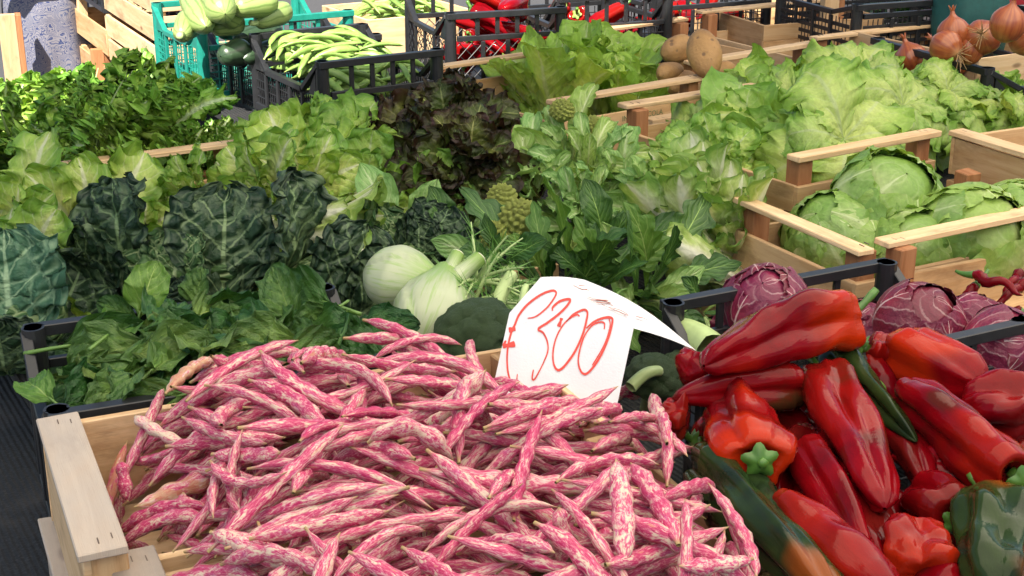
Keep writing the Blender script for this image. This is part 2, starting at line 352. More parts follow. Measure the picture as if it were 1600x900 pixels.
def awning():
    N = NT('awning_canvas'); n = N.noise(N.oc(), 300, 2); N.set((.72, .71, .67), .8)
    tr = N.n('BsdfTranslucent'); tr.inputs[0].default_value = (.88, .84, .76, 1); mx = N.n('MixShader'); mx.inputs[0].default_value = .85
    N.t.links.new(N.b.outputs[0], mx.inputs[1]); N.t.links.new(tr.outputs[0], mx.inputs[2]); N.t.links.new(mx.outputs[0], N.out.inputs[0])
    a0, a1, b0, b1 = -.9, 4.1, -1.3, AWN_B
    t = thing('awning', 'off-white canvas awning on poles over the front of the market stall', 'awning', ab(0, 0, -.78), (0, 0, R(30)))
    nu, nv = 9, 13; V = []
    for i in range(nu):
        for j in range(nv):
            g = i / (nu - 1); h = j / (nv - 1)
            V.append((a0 + (a1 - a0) * h, b0 + (b1 - .45 + .9 * h - b0) * g, 2.42 + .18 * g - .05 * math.sin(math.pi * h) * math.sin(math.pi * g)))
    Fq, uv = gridF(nu, nv); obj('canvas', mesh('canvas', V, Fq, uv), N.m, t)
    for x, y, z in ((a0, b0, 2.42), (a1, b0, 2.42), (a0, b1 - .45, 2.6), (a1, b1 + .45, 2.6)):
        P = [(x, y, 0), (x, y, z)]; v, f, u = tube(P, .02, 10); obj('pole', mesh('pole', v, f, u), M['plastic_black'], t)
AWN_B = 2.2
awning()

# ------------------------------------------------------------------ crates
def corner_origin(px, z, corner, yaw, lx, ly):
    p = at(px[0], px[1], z); a, b = frame(yaw); p.z = 0
    return p - a * (lx if 'r' in corner else 0) - b * (ly if 'b' in corner else 0)
def wood_crate(label, px, z_top, corner, yaw, lx, ly, h, group='wooden fruit crates', drop=.0, ends='y', rails=(1, 1), slats=2, tilt=0, mat='wood', rail_mat='wood_pale', post='wood_post', rail_w=.03, side_h=None, name='wooden_crate', low_front=0.0):
    """h = height to the rail tops; side boards stop `drop` below them; ends='y' rails run along x at y=0 / y=ly"""
    o = corner_origin(px, z_top, corner, yaw, lx, ly); o.z = z_top - h
    t = thing(name, label, 'crate', o, (R(tilt), 0, R(yaw)), group)
    hb = h - drop; th = .008; pw = .03
    for x in (0, 1):
        for y in (0, 1):
            x0 = th if not x else lx - th - pw; y0 = th if not y else ly - th - pw
            box('post', (x0, y0, .002), (x0 + pw, y0 + pw, h - .009), M[post], t, .0015, .0012)
    nb = slats; gap = .012; sh = (hb - gap * (nb - 1)) / nb
    for k in range(nb):
        z0 = k * (sh + gap); z1 = z0 + sh
        j = .0012
        box('side_board', (0, th + .001, z0), (th, ly - th - .001, z1), M[mat], t, .001, j); box('side_board', (lx - th, th + .001, z0), (lx, ly - th - .001, z1), M[mat], t, .001, j)
        box('end_board', (0, 0, z0), (lx, th, z1 - low_front), M[mat], t, .001, j); box('end_board', (0, ly - th, z0), (lx, ly, z1), M[mat], t, .001, j)
    nf = 5 if lx < ly else 4
    for k in range(nf):
        y0 = th + .002 + k * (ly - 2 * th - .004) / nf; box('floor_slat', (th + .001, y0, .004), (lx - th - .001, y0 + (ly - 2 * th) / nf - .012, .009), M[mat], t, .001)
    for x in (0, 1):
        for y in (0, 1):
            if (rails[y] if ends == 'y' else rails[x]):
                for q_ in (0, 1):
                    cx_, cy_ = (.016 + q_ * .012 if not x else lx - .016 - q_ * .012), (.014 + q_ * .004 if not y else ly - .014 - q_ * .004)
                    box('staple', (cx_ - .0005, cy_ - .005, h - .0005), (cx_ + .0005, cy_ + .005, h + .0006), M['steel'], t, 0)
    e = .004
    if ends == 'y':
        for r, y0 in zip(rails, (-e, ly + e - rail_w)):
            if r: box('end_rail', (-e, y0, h - .0085), (lx + e, y0 + rail_w, h), M[rail_mat], t, .0012, .001)
    else:
        for r, x0 in zip(rails, (-e, lx + e - rail_w)):
            if r: box('end_rail', (x0, -e, h - .0085), (x0 + rail_w, ly + e, h), M[rail_mat], t, .0012, .001)
    return t

def plastic_crate(label, px, z_top, corner, yaw, lx, ly, h, mat='plastic_black', style='bars', dip=.05, group='plastic market crates', open_front=True, grid=.022, dipx=False, name='plastic_crate'):
    """front/back (along x) keep a full-height rim on uprights; the two sides dip between raised corners"""
    o = corner_origin(px, z_top, corner, yaw, lx, ly); o.z = z_top - h; m = M[mat]
    t = thing(name, label, 'crate', o, (0, 0, R(yaw)), group)
    # hollow corner posts
    for x in (0, lx):
        for y in (0, ly):
            cx = .014 if x == 0 else lx - .014; cy = .014 if y == 0 else ly - .014
            P = [(cx, cy, 0), (cx, cy, h), (cx, cy, h), (cx, cy, h - .06)]; V, F, uv = tube(P[:2], [.0145, .0135], 14)
            V2, F2, u2 = tube([(cx, cy, h), (cx, cy, h - .07)], [.0105, .0095], 14)
            V = np.concatenate([V, V2]); n = 14
            ring = [[n + k, n + (k + 1) % n, 28 + (k + 1) % n, 28 + k] for k in range(n)]
            F = [list(f) for f in F] + [list(f + 28) for f in F2] + ring + [[42 + k for k in range(n)]]
            obj('corner_post', mesh('corner_post', V, F, smooth=False), m, t)
    def wall(p, q, top, low, full):
        """one side from corner p to q (xy), outward normal to the right; full = rim at full height on uprights"""
        p, q = Vector((*p, 0)), Vector((*q, 0)); d = (q - p).normalized(); L = (q - p).length; nrm = Vector((d.y, -d.x, 0))
        P = lambda s, z: p + d * s + Vector((0, 0, z))
        i0, i1 = .028, L - .028
        def beam(nm, a, b, wx=.006, wz=.012): return obj(nm, beam_mesh(nm, a, b, wx, wz, (0, 0, 1) if abs((b - a).normalized().z) < .9 else d), m, t)
        # lower lattice
        zt = top - low
        parts = []
        nvb = max(4, int((i1 - i0) / grid))
        if style == 'mesh':
            step = grid * 1.3; k = i0 - zt
            while k < i1:
                for sg in (1, -1):
                    a, b = (k, .012), (k + zt - .02, zt - .008)
                    if sg < 0: a, b = (k, zt - .008), (k + zt - .02, .012)
                    t0 = max(0, (i0 - a[0]) / (b[0] - a[0])); t1 = min(1, (i1 - a[0]) / (b[0] - a[0]))
                    if t1 - t0 > .05:
                        A_, B_ = P(a[0] + (b[0] - a[0]) * t0, a[1] + (b[1] - a[1]) * t0), P(a[0] + (b[0] - a[0]) * t1, a[1] + (b[1] - a[1]) * t1)
                        parts.append(beam_mesh('b', A_ + nrm * (-.006 + .001 * sg), B_ + nrm * (-.006 + .001 * sg), .002, .0022, (0, 0, 1)))
                k += step
        else:
            for k in range(1, nvb):
                s = i0 + (i1 - i0) * k / nvb
                parts.append(beam_mesh('b', P(s, .014) + nrm * -.006, P(s, zt - .008) + nrm * -.006, .0025, .003, d))
            nz = max(2, int(zt / .020))
            for k in range(1, nz):
                z = .012 + (zt - .02) * k / nz; parts.append(beam_mesh('b', P(i0, z) + nrm * -.0058, P(i1, z) + nrm * -.0058, .002, .0028 if style == 'bars' else .010))
        obj('lattice_panel', join_meshes('lattice_panel', parts), m, t, 'stuff')
        beam('bottom_rim', P(i0, .008) + nrm * -.006, P(i1, .008) + nrm * -.006, .012, .016)
        nst = max(2, round(L / .085))
        for k in range(1, nst): beam('stiffener', P(i0 + (i1 - i0) * k / nst, .017) + nrm * -.002, P(i0 + (i1 - i0) * k / nst, zt - .007) + nrm * -.002, .006, .010)
        if full:
            beam('mid_rim', P(i0, zt) + nrm * -.006, P(i1, zt) + nrm * -.006, .010, .012)
            beam('top_rim', P(.004, top - .007) + nrm * -.005, P(L - .004, top - .007) + nrm * -.005, .016, .014)
            ku = 5
            for k in range(1, ku): beam('upright', P(i0 + (i1 - i0) * k / ku, zt + .0065) + nrm * -.006, P(i0 + (i1 - i0) * k / ku, top - .0145) + nrm * -.006, .006, .010)
        else:
            g = min(.07, L * .2)
            beam('top_rim', P(i0 + g, zt) + nrm * -.005, P(i1 - g, zt) + nrm * -.005, .014, .012)
            for s0, s1 in ((.012, i0 + g - .002), (L - .012, i1 - g + .002)): beam('corner_brace', P(s0, top - .008) + nrm * -.0055, P(s1, zt + .001) + nrm * -.0055, .013, .011)
            # web below each brace
            for s0, s1 in ((i0, i0 + g * .55), (i1, i1 - g * .55)):
                a = P(s0, zt - .004) + nrm * -.009; b = P(s1, zt - .004) + nrm * -.009; c = P(s0, top - .022) + nrm * -.009; o_ = nrm * .005
                V = [a, b, c, a + o_, b + o_, c + o_]; obj('corner_web', mesh('corner_web', [tuple(v) for v in V], [(0, 1, 2), (5, 4, 3), (0, 3, 4, 1), (1, 4, 5, 2), (2, 5, 3, 0)], smooth=False), m, t)
    lo = min(dip, h * .5)
    wall((0, 0), (lx, 0), h, lo, not dipx); wall((lx, ly), (0, ly), h, lo, not dipx)
    wall((0, ly), (0, 0), h, lo, dipx); wall((lx, 0), (lx, ly), h, lo, dipx)
    box('crate_floor', (.014, .014, .002), (lx - .014, ly - .014, .006), m, t)
    return t

# --- front row
wood_crate('unpainted wooden crate at front left heaped with pink speckled bean pods', (62, 655), .235, 'bl', 24, low_front=.032, lx=.53, ly=.285, h=.112, ends='x', rails=(1, 0), slats=1, drop=.008, rail_mat='wood_grey', mat='wood_pale', post='wood', rail_w=.042, group=None or 'bean crates')
wood_crate('wooden crate in front of the bean crate, its grey rail at bottom edge', (172, 868), .205, 'bl', 24, .53, .285, .112, ends='x', rails=(1, 0), slats=1, drop=.008, rail_mat='wood_grey', mat='wood_pale', post='wood', rail_w=.042, group='bean crates')
wood_crate('worn lower wooden crate under the bean crate at bottom left', (66, 812), .118, 'bl', 24, .56, .285, .108, ends='x', slats=1, drop=.03, rail_mat='wood_grey', mat='wood_grey', post='wood', rail_w=.02, group='bean crates')
plastic_crate('black plastic crate of spinach behind the wooden bean crate', (30, 508), .23, 'bl', 23, .385, .275, .20, dip=.05)
plastic_crate('black plastic crate of radicchio beside the iceberg crate', (1388, 402), .245, 'br', 27, .36, .255, .15, dip=.055, grid=.014)
plastic_crate('black plastic crate under the heap of red peppers', (1060, 690), .17, 'bl', 25, .55, .40, .14)
wood_crate('wooden crate of red chillies at right edge with reddish corner posts', (1372, 372), .245, 'bl', 30, .33, .40, .13, drop=.055, slats=1, ends='y')
wood_crate('wooden crate of iceberg lettuces with a long left rail', (1150, 308), .24, 'bl', 27, .47, .285, .125, drop=.05, slats=1, ends='x', rail_w=.028, rails=(1, 0))
wood_crate('wooden crate holding the front butterhead lettuces with a thin top rail', (1250, 246), .275, 'fl', 33, .32, .47, .15, drop=.05)
wood_crate('empty slatted wooden crate at right edge beside the butterheads', (1487, 204), .27, 'bl', 27, .50, .29, .15, drop=.012, slats=2, ends='x', rail_w=.034, mat='wood')
wood_crate('wooden crate of curly endive at left with a thin pale rail', (95, 258), .235, 'fl', 30, .31, .47, .15, drop=.06)
wood_crate('wooden crate of escarole at left behind the savoy cabbage', (-70, 420), .17, 'fl', 28, .50, .40, .14, drop=.04, rails=(0, 0))
wood_crate('wooden crate of green lettuces in the middle of the stall', (400, 330), .17, 'fl', 28, .50, .45, .14, drop=.04, rails=(0, 0))
wood_crate('wooden crate buried under romanesco and cauliflower leaves', (830, 330), .15, 'fl', 28, .50, .40, .12, drop=.04, rails=(0, 0))
wood_crate('wooden crate hidden under savoy cabbage and fennel', (330, 470), .14, 'fl', 26, .56, .36, .11, drop=.03, rails=(0, 0))
rc = wood_crate('printed wooden crate of romaine lettuce in front of the potatoes', (868, 158), .25, 'fl', 37, .40, .44, .16, drop=.045, slats=1)
pc = wood_crate('wooden crate of potatoes with two thin pale rails', (1082, 97), .25, 'fl', 37, .40, .46, .16, drop=.05)
wood_crate('wooden crate behind the butterheads with a short pale rail', (1010, 184), .195, 'bl', 33, .32, .42, .10, drop=.03)
wood_crate('pale wooden crate between potatoes and onions with tall post', (1278, 58), .27, 'fl', 30, .40, .46, .16, drop=.06, mat='wood_pale')
plastic_crate('black plastic crate of onions at upper right', (1360, 58), .28, 'bl', 22, .34, .40, .11, dip=.05, dipx=True)
wood_crate('wooden crate of onions at the upper right edge', (1530, 92), .27, 'fl', 30, .45, .40, .13, drop=.0, rails=(0, 0), slats=1, mat='wood_pale', post='wood')
# --- rear row
plastic_crate('black plastic crate of green beans, nearest of the rear black crates', (497, 98), .30, 'fl', 31, .29, .39, .165, dip=.07, grid=.011)
plastic_crate('black plastic crate of dark courgettes between green crate and beans crate', (397, 73), .27, 'fl', 31, .32, .345, .165, dip=.06, grid=.013)
plastic_crate('bright green plastic crate of pale striped squash', (307, 37), .30, 'fl', 30, .40, .37, .18, 'plastic_green', dip=.06, grid=.02)
plastic_crate('black mesh crate heaped with shiny red peppers in the sun', (697, 22), .33, 'fl', 20, .30, .36, .20, style='mesh', dip=.06)
plastic_crate('black crate of red and green peppers behind the romaine', (872, -4), .33, 'fl', 24, .33, .36, .17, dip=.08, grid=.018)
plastic_crate('black crate of red peppers behind the potato crate', (1032, -22), .33, 'fl', 24, .35, .36, .17, dip=.06, grid=.018)
wood_crate('pale wooden crate of green beans behind the courgettes', (575, 32), .225, 'fl', 31, .33, .30, .105, mat='wood_pale', drop=.0, rails=(0, 0), slats=1)

# ------------------------------------------------------------------ leaves
def leaf_mesh(name, L=1.0, W=.4, prof=((0, .2), (.6, 1), (1, .1)), bend=(0., .6), cup=.5, ruf=.06, rf=4.0, jag=.1, jf=9, blis=.0, bf=7.0, rib=.012, seed=0, nu=26, nv=17, twist=0.0, lobes=0.0, nl=8, petiole=0.0, epow=2.2, edgeb=0.0):
    r = np.random.default_rng(seed)
    t = np.linspace(0, 1, nu) ** .92; s = np.linspace(-1, 1, nv); s = np.sign(s) * np.abs(s) ** .85
    T, S = np.meshgrid(t, s, indexing='ij')
    w = smooth_prof(prof, t) * W * .5; w[-1] *= .5
    n1, n2, n3 = snoise(seed + 1, 2, 6, jf), snoise(seed + 2, 2, 5, 2.2), snoise(seed + 3, 2, 8, bf)
    E = np.abs(S) ** epow; side = np.where(S > 0, 1.0, -1.0)
    wj = 1 + jag * E * n1(T, side * 1.7) * np.minimum(1, T * 5)
    if lobes: wj *= 1 - lobes * E ** .6 * (.5 + .5 * np.sin(T * nl * 6.283 + side * .6)) ** 1.5 * np.clip((T - .12) * 5, 0, 1)
    X = w[:, None] * wj * S
    # spine
    ph = bend[0] + (bend[1] - bend[0]) * t; ph = ph * t
    ds = np.diff(t, prepend=0) * L
    cy = np.cumsum(np.cos(ph) * ds); cz = np.cumsum(-np.sin(ph) * ds)
    c = max(abs(cup), 1e-3) * np.sign(cup if cup else 1); Xa = X / (W * .5 + 1e-9)
    Xl = W * .5 * np.sin(c * Xa) / c; Zl = W * .5 * (1 - np.cos(c * Xa)) / c
    amp = ruf * E * np.clip(T * 3 - .1, 0, 1) * np.minimum(1, (w[:, None] / (W * .5)) + .25)
    p1, p2 = r.uniform(0, 6.28, 2); k1 = rf * (1 + .15 * n2(T, S)); sd = np.where(S > 0, p1, p2)
    wav = np.sin(6.283 * k1 * T + sd) + .55 * np.sin(6.283 * k1 * 2.37 * T + sd * 1.7) + .3 * np.sin(6.283 * k1 * 4.3 * T + sd * 2.9)
    wav2 = np.cos(6.283 * k1 * 1.4 * T + sd * 1.3)
    Zl = Zl + amp * wav * .7 + .035 * W * n2(T * 1.5, S * 1.2) * np.minimum(1, T * 3)
    Yl = amp * wav2 * .55 + E * np.clip(T, 0, 1) * W * .05
    if edgeb:
        n4, n5 = snoise(seed + 7, 2, 9, 17.0), snoise(seed + 8, 2, 9, 17.0); ew = np.maximum(np.abs(S) ** 4, T ** 7) * np.clip(T * 4 - .6, 0, 1); Zl = Zl + edgeb * ew * n4(T * 1.1, S); X = X + edgeb * .5 * ew * n5(T, S); Xl = Xl + edgeb * .6 * ew * n5(T, S)
    if blis: Zl = Zl + blis * n3(T * 1.6, S) * (1 - .4 * E) * np.minimum(1, T * 4)
    Zl = Zl - rib * np.exp(-(S * 7) ** 2) * (1 - .7 * T)
    if twist:
        a = twist * T; Xl, Zl = Xl * np.cos(a) - Zl * np.sin(a), Xl * np.sin(a) + Zl * np.cos(a)
    tx, tn = np.cos(ph)[:, None], np.sin(ph)[:, None]
    Y = cy[:, None] + Yl * tx + Zl * tn; Z = cz[:, None] - Yl * tn + Zl * tx
    V = np.stack([Xl, Y, Z], 2).reshape(-1, 3); Fq, uv = gridF(nu, nv); return mesh(name, V, Fq, uv)

def wrap_mesh(name, tmax=150, wid=85, ruf=.05, rf=4, lift=.12, blis=.02, seed=0, nu=24, nv=25, rib=.03, squash=.9, veiny=0.0):
    """leaf wrapped round a unit ball, base at the south pole"""
    t = np.linspace(.02, 1, nu); s = np.linspace(-1, 1, nv); T, S = np.meshgrid(t, s, indexing='ij')
    n2, n3, n1 = snoise(seed + 2, 2, 5, 2.0), snoise(seed + 3, 2, 8, 6.0), snoise(seed, 2, 6, 8)
    E = np.maximum(np.abs(S) ** 3, T ** 6); side = np.where(S > 0, 1., -1.)
    th = R(tmax) * T * (1 - .10 * S ** 2 * T) * (1 + .03 * n1(S * 1.5, T * 0)); phi = R(wid) * S * (1 + .06 * n1(T * 1.2, side)) * np.clip(1.15 - .35 * T, 0, 1)
    phase = 1.3 * seed; par = np.where(np.abs(S) ** 3 > T ** 6, T * 1.3, S * .7)
    wav = np.sin(6.283 * rf * par + phase + side) + .5 * np.sin(6.283 * rf * 2.3 * par + phase * 2)
    r = 1 + lift * E + ruf * E * wav + blis * n3(T * 1.5, S * 1.5) + .035 * n2(T * 1.5, S * 1.5) + rib * np.exp(-(S * 8) ** 2) * (1 - .7 * T)
    if veiny:
        q = np.abs((T * 7 - np.abs(S) * 3.0) % 1 - .5); r = r + veiny * np.exp(-(q * 7) ** 2)
    V = np.stack([r * np.sin(th) * np.sin(phi), -r * np.sin(th) * np.cos(phi), -r * squash * np.cos(th)], 2).reshape(-1, 3)
    Fq, uv = gridF(nu, nv); return mesh(name, V, Fq[:, ::-1], uv.reshape(-1, 4, 2)[:, ::-1].reshape(-1, 2))

BROAD = ((0, .22), (.2, .4), (.5, .85), (.72, 1), (.9, .8), (1, .25))
ROUND = ((0, .2), (.15, .5), (.4, .95), (.65, 1.05), (.88, .8), (1, .25))
LONG = ((0, .3), (.3, .55), (.6, .92), (.8, 1), (.94, .7), (1, .15))
STALK = ((0, .55), (.3, .4), (.5, .5), (.75, 1), (.92, .8), (1, .15))
OVAL = ((0, .05), (.22, .06), (.30, .35), (.45, .9), (.6, 1), (.8, .75), (.95, .3), (1, .03))
LANCE = ((0, .12), (.25, .3), (.5, .8), (.65, 1), (.85, .6), (1, .03))
FRILL = ((0, .16), (.25, .28), (.5, .75), (.75, 1), (.92, .8), (1, .15))
LV = {}
def variants(key, n, **kw):
    LV[key] = []
    for i in range(n):
        k = dict(kw); rr = random.Random(hash(key) % 1000 + i if False else i * 13 + len(key))
        k['bend'] = (kw['bend'][0] + rr.uniform(-.25, .25), kw['bend'][1] + rr.uniform(-.35, .35)); k['cup'] = kw['cup'] * rr.uniform(.7, 1.3)
        k['twist'] = rr.uniform(-.55, .55); k['W'] = kw['W'] * rr.uniform(.85, 1.2); k['ruf'] = kw['ruf'] * rr.uniform(.7, 1.35); LV[key].append(leaf_mesh(key, seed=i * 37 + len(key) * 5, **k))
variants('lf_butter', 10, L=1, W=.95, prof=ROUND, bend=(0, 1.0), cup=.7, ruf=.075, rf=3.0, jag=.06, blis=.035, rib=.015, nu=28, nv=21)
variants('lf_escarole', 10, L=1, W=.62, prof=BROAD, bend=(-.1, .9), cup=.45, ruf=.075, rf=4.2, jag=.10, blis=.02, rib=.02, nu=34, nv=19)
variants('lf_green', 10, L=1, W=.75, prof=BROAD, bend=(0, .8), cup=.5, ruf=.10, rf=4.6, jag=.10, blis=.028, rib=.015, nu=40, nv=21)
variants('lf_red', 10, L=1, W=.75, prof=ROUND, bend=(0, .8), cup=.5, ruf=.11, rf=5.2, jag=.16, jf=14, blis=.035, rib=.012, nu=44, nv=21)
variants('lf_romaine', 10, L=1, W=.58, prof=LONG, bend=(-.1, .45), cup=.8, ruf=.04, rf=4.5, jag=.06, blis=.028, bf=9, rib=.03, nu=34, nv=21)
variants('lf_endive', 10, L=1, W=.25, prof=FRILL, bend=(.1, .9), cup=.5, ruf=.10, rf=9.5, jag=.45, jf=34, blis=.0, rib=.01, nu=84, nv=15, lobes=.7, nl=11, epow=1.3)
variants('lf_caul', 12, L=1, W=.36, prof=LONG, bend=(-.35, .8), cup=1.1, ruf=.06, rf=3.4, jag=.10, blis=.015, rib=.05, nu=30, nv=17)
variants('lf_savoy', 5, L=1, W=1.05, prof=ROUND, bend=(-.3, .4), cup=.5, ruf=.06, rf=6.0, jag=.10, jf=18, blis=.035, bf=11, rib=.02, nu=70, nv=57, epow=3, edgeb=.07)
variants('lf_spinach', 14, L=1, W=.58, prof=OVAL, bend=(0, .8), cup=.7, ruf=.05, rf=2.8, jag=.03, blis=.045, bf=8, rib=.03, nu=40, nv=21)
variants('lf_chicory', 8, L=1, W=.36, prof=LANCE, bend=(-.1, .6), cup=.4, ruf=.02, rf=3.5, jag=.14, jf=12, blis=.006, rib=.01, nu=54, nv=15, lobes=.45, nl=5)
variants('lf_smooth', 5, L=1, W=.46, prof=LANCE, bend=(-.1, .7), cup=.4, ruf=.03, rf=2.5, jag=.05, blis=.01, rib=.01, nu=30, nv=15)
variants('lf_stalk', 9, L=1, W=.44, prof=STALK, bend=(-.15, .3), cup=1.2, ruf=.05, rf=4, jag=.14, jf=14, blis=.008, rib=.02, nu=34, nv=15)
variants('lf_cap', 6, L=1, W=.92, prof=((0, .2), (.15, .42), (.4, .8), (.7, 1.05), (.9, .85), (1, .3)), bend=(.25, 1.9), cup=-.45, ruf=.085, rf=3.0, jag=.07, blis=.03, rib=-.025, nu=32, nv=21)
def vwrap(key, n, **kw): LV[key] = [wrap_mesh(key, seed=i * 11 + len(key), **kw) for i in range(n)]
vwrap('wr_butter', 5, tmax=125, wid=74, ruf=.09, rf=2.2, lift=.30, blis=.04)
vwrap('wr_iceberg', 5, tmax=150, wid=85, ruf=.03, rf=3.5, lift=.07, blis=.02, rib=.05, veiny=.014)
vwrap('wr_radicchio', 5, tmax=150, wid=88, ruf=.012, rf=3, lift=.05, blis=.012, rib=.035, veiny=.008, squash=.88)
_used = {}
def leaf_obj(key, mat, parent, rotq, loc, scale, name='leaf', rr=random):
    me = rr.choice(LV[key]); k = (me.name, mat.name)
    if k not in _used:
        if not me.materials: me.materials.append(mat); _used[k] = me
        else: m2 = me.copy(); m2.materials.clear(); m2.materials.append(mat); _used[k] = m2
    o = bpy.data.objects.new(name, _used[k]); C.objects.link(o); o.parent = parent
    o.rotation_mode = 'QUATERNION'; o.rotation_quaternion = rotq; o.location = loc
    o.scale = (scale, scale, scale) if not isinstance(scale, tuple) else scale
    return o
def basis_q(y, z):
    y = Vector(y).normalized(); z = Vector(z); z = (z - y * z.dot(y)).normalized(); x = y.cross(z)
    return Matrix((x, y, z)).transposed().to_quaternion()
def dir_leaf(az, tilt):
    """direction at polar angle tilt from the axis, and the upper-face normal (towards the axis)"""
    d = Vector((math.sin(tilt) * math.cos(az), math.sin(tilt) * math.sin(az), math.cos(tilt)))
    n = Vector((-math.cos(tilt) * math.cos(az), -math.cos(tilt) * math.sin(az), math.sin(tilt))); return d, n
def rosette(name, label, cat, p, axis, size, key, mat, n=16, tilt=(5, 80), lr=(.6, 1.0), r0=.06, group=None, seed=0, half=None, mats=None, tpow=.8):
    rr = random.Random(seed); t = thing(name, label, cat, p, q_axis(axis, rr.uniform(0, 6.28)), group)
    for i in range(n):
        f = i / max(1, n - 1); az = i * 2.39996 + rr.uniform(-.3, .3)
        ti = R(tilt[0] + (tilt[1] - tilt[0]) * f ** tpow + rr.uniform(-9, 9)); d, nn = dir_leaf(az, ti)
        roll = Quaternion(d, rr.uniform(-.25, .25)); sc = size * (lr[0] + (lr[1] - lr[0]) * f) * rr.uniform(.78, 1.2)
        base = Vector((math.cos(az), math.sin(az), 0)) * r0 * size * f
        mm = mat if not mats else rr.choice(mats)
        leaf_obj(key, mm, t, roll @ basis_q(d, nn), base, sc, rr=rr)
    recentre(t, p); return t
def recentre(t, p):
    # move the head so that the middle of its leaves is at p
    lo, hi = Vector((9, 9, 9)), Vector((-9, -9, -9)); Mt = Matrix.LocRotScale(t.location, t.rotation_quaternion, None)
    for c in t.children:
        Mc = Mt @ Matrix.LocRotScale(c.location, c.rotation_quaternion, c.scale)
        for v in c.bound_box:
            q = Mc @ Vector(v); lo = Vector(map(min, lo, q)); hi = Vector(map(max, hi, q))
    t.location += Vector(p) - (lo + hi) / 2
_heart = {}
def heart(parent, mat, rad, seed=0):
    if mat.name not in _heart:
        nz = snoise(3, 3, 8, 3.0); th = np.linspace(0.02, math.pi - .02, 16); n = 24; ph = np.arange(n) * 2 * np.pi / n
        Tt, Pp = np.meshgrid(th, ph, indexing='ij'); X, Y, Z = np.sin(Tt) * np.cos(Pp), np.sin(Tt) * np.sin(Pp), -np.cos(Tt) * .92
        r = 1 + .05 * nz(X, Y, Z); V = np.stack([X * r, Y * r, Z * r], 2).reshape(-1, 3); Fq, uv = gridF(16, n, True)
        _heart[mat.name] = mesh('heart', V, Fq, uv); _heart[mat.name].materials.append(mat)
    o = bpy.data.objects.new('heart', _heart[mat.name]); C.objects.link(o); o.parent = parent; o.scale = (rad,) * 3; return o
def ball_head(name, label, cat, p, axis, rad, wkey, mat, nw=8, outer=0, okey=None, omat=None, osize=1.6, otilt=(50, 85), group=None, seed=0):
    rr = random.Random(seed); t = thing(name, label, cat, p, q_axis(axis, rr.uniform(0, 6.28)), group)
    heart(t, mat, rad * .93)
    for i in range(nw):
        q = Quaternion((0, 0, 1), i * 2.39996 + rr.uniform(-.4, .4)) @ Quaternion((1, 0, 0), rr.uniform(-.22, .22))
        s = rad * (.94 + .09 * i / nw); leaf_obj(wkey, mat, t, q, (0, 0, 0), (s, s, s), rr=rr)
    for i in range(outer):
        az = i * 2.39996 + rr.uniform(-.3, .3); d, nn = dir_leaf(az, R(rr.uniform(*otilt)))
        leaf_obj(okey, omat or mat, t, basis_q(d, nn), Vector((0, 0, -rad * .75)), rad * osize * rr.uniform(.85, 1.15), rr=rr)
    return t

# ------------------------------------------------------------------ leafy vegetables
UP = Vector((0, 0, 1)); TOCAM = Vector((0, -1, .45)).normalized()
def P3(u, v, z): return at(u, v, z)
# butterheads (u, v, z, radius, axis, label)
BUT = [
 (1190, 140, .33, .105, (-.3, -.3, 1), 'butterhead lettuce at the rear left of its heap by the potatoes'),
 (1335, 128, .34, .115, (.1, -.5, .8), 'topmost butterhead lettuce at the rear of the heap, loose outer leaves'),
 (1240, 175, .33, .10, (-.5, -.4, .7), 'butterhead lettuce between the rear left head and the large pale one'),
 (1160, 235, .30, .115, (-.5, -.6, .6), 'broad flat butterhead lettuce at left front of the heap'),
 (1310, 235, .32, .125, (.2, -.7, .6), 'large pale butterhead lettuce lying in front behind the thin rail'),
 (1390, 185, .33, .11, (.4, -.4, .8), 'butterhead lettuce right of the large pale one'),
 (1215, 285, .26, .095, (-.2, -.8, .4), 'low butterhead lettuce at the front left corner of the crate'),
 (1470, 175, .31, .10, (.2, -.4, .8), 'butterhead lettuce in front of the black onion crate'),
 (1545, 175, .30, .085, (.5, -.2, .8), 'butterhead lettuce at the right end of the heap'),
 (1450, 200, .27, .09, (.3, -.7, .5), 'crumpled butterhead lettuce behind the empty crate'),
 (1395, 280, .25, .09, (.4, -.7, .3), 'small butterhead lettuce under the rail beside reddish post'),
 (1100, 232, .29, .10, (-.6, -.3, .7), 'butterhead lettuce at far left of heap beside dark escarole'),
 (1590, 160, .29, .07, (.6, -.2, .7), 'butterhead lettuce cut by the right picture edge'),
 (1155, 190, .29, .09, (-.5, .1, .8), 'butterhead lettuce with drooping leaf behind the printed crate'),
]
for i, (u, v, z, r, ax, lb) in enumerate(BUT):
    cap = i % 3 != 0; p = P3(u, v, z - .105)
    t = rosette('butterhead_lettuce', lb, 'lettuce', p, ax, r * (1.32 if cap else 1.2), 'lf_cap' if cap else 'lf_butter', M['butterhead'], 15 if cap else 18, (40, 98) if cap else (4, 85), (.7, 1.05), group='butterhead lettuces', seed=100 + i)
    h_ = heart(t, M['butterhead'], r * .52); h_.location = (0, 0, -r * .45 if cap else r * .3)
ICE = [
 (1385, 322, .215, .088, (.2, -.5, .8), 'round iceberg lettuce on top of the others in its crate'),
 (1300, 372, .175, .075, (-.5, -.4, .7), 'small iceberg lettuce at the left corner post of its crate'),
 (1355, 392, .165, .065, (0, -.6, .7), 'iceberg lettuce behind the left post of the chilli crate'),
 (1430, 395, .175, .068, (.1, -.6, .7), 'iceberg lettuce seen under the left half of thin front rail'),
 (1520, 375, .19, .085, (.3, -.6, .7), 'wide iceberg lettuce under the right half of the front rail'),
 (1585, 350, .17, .07, (.5, -.4, .7), 'iceberg lettuce cut by the right edge under the rail'),
]
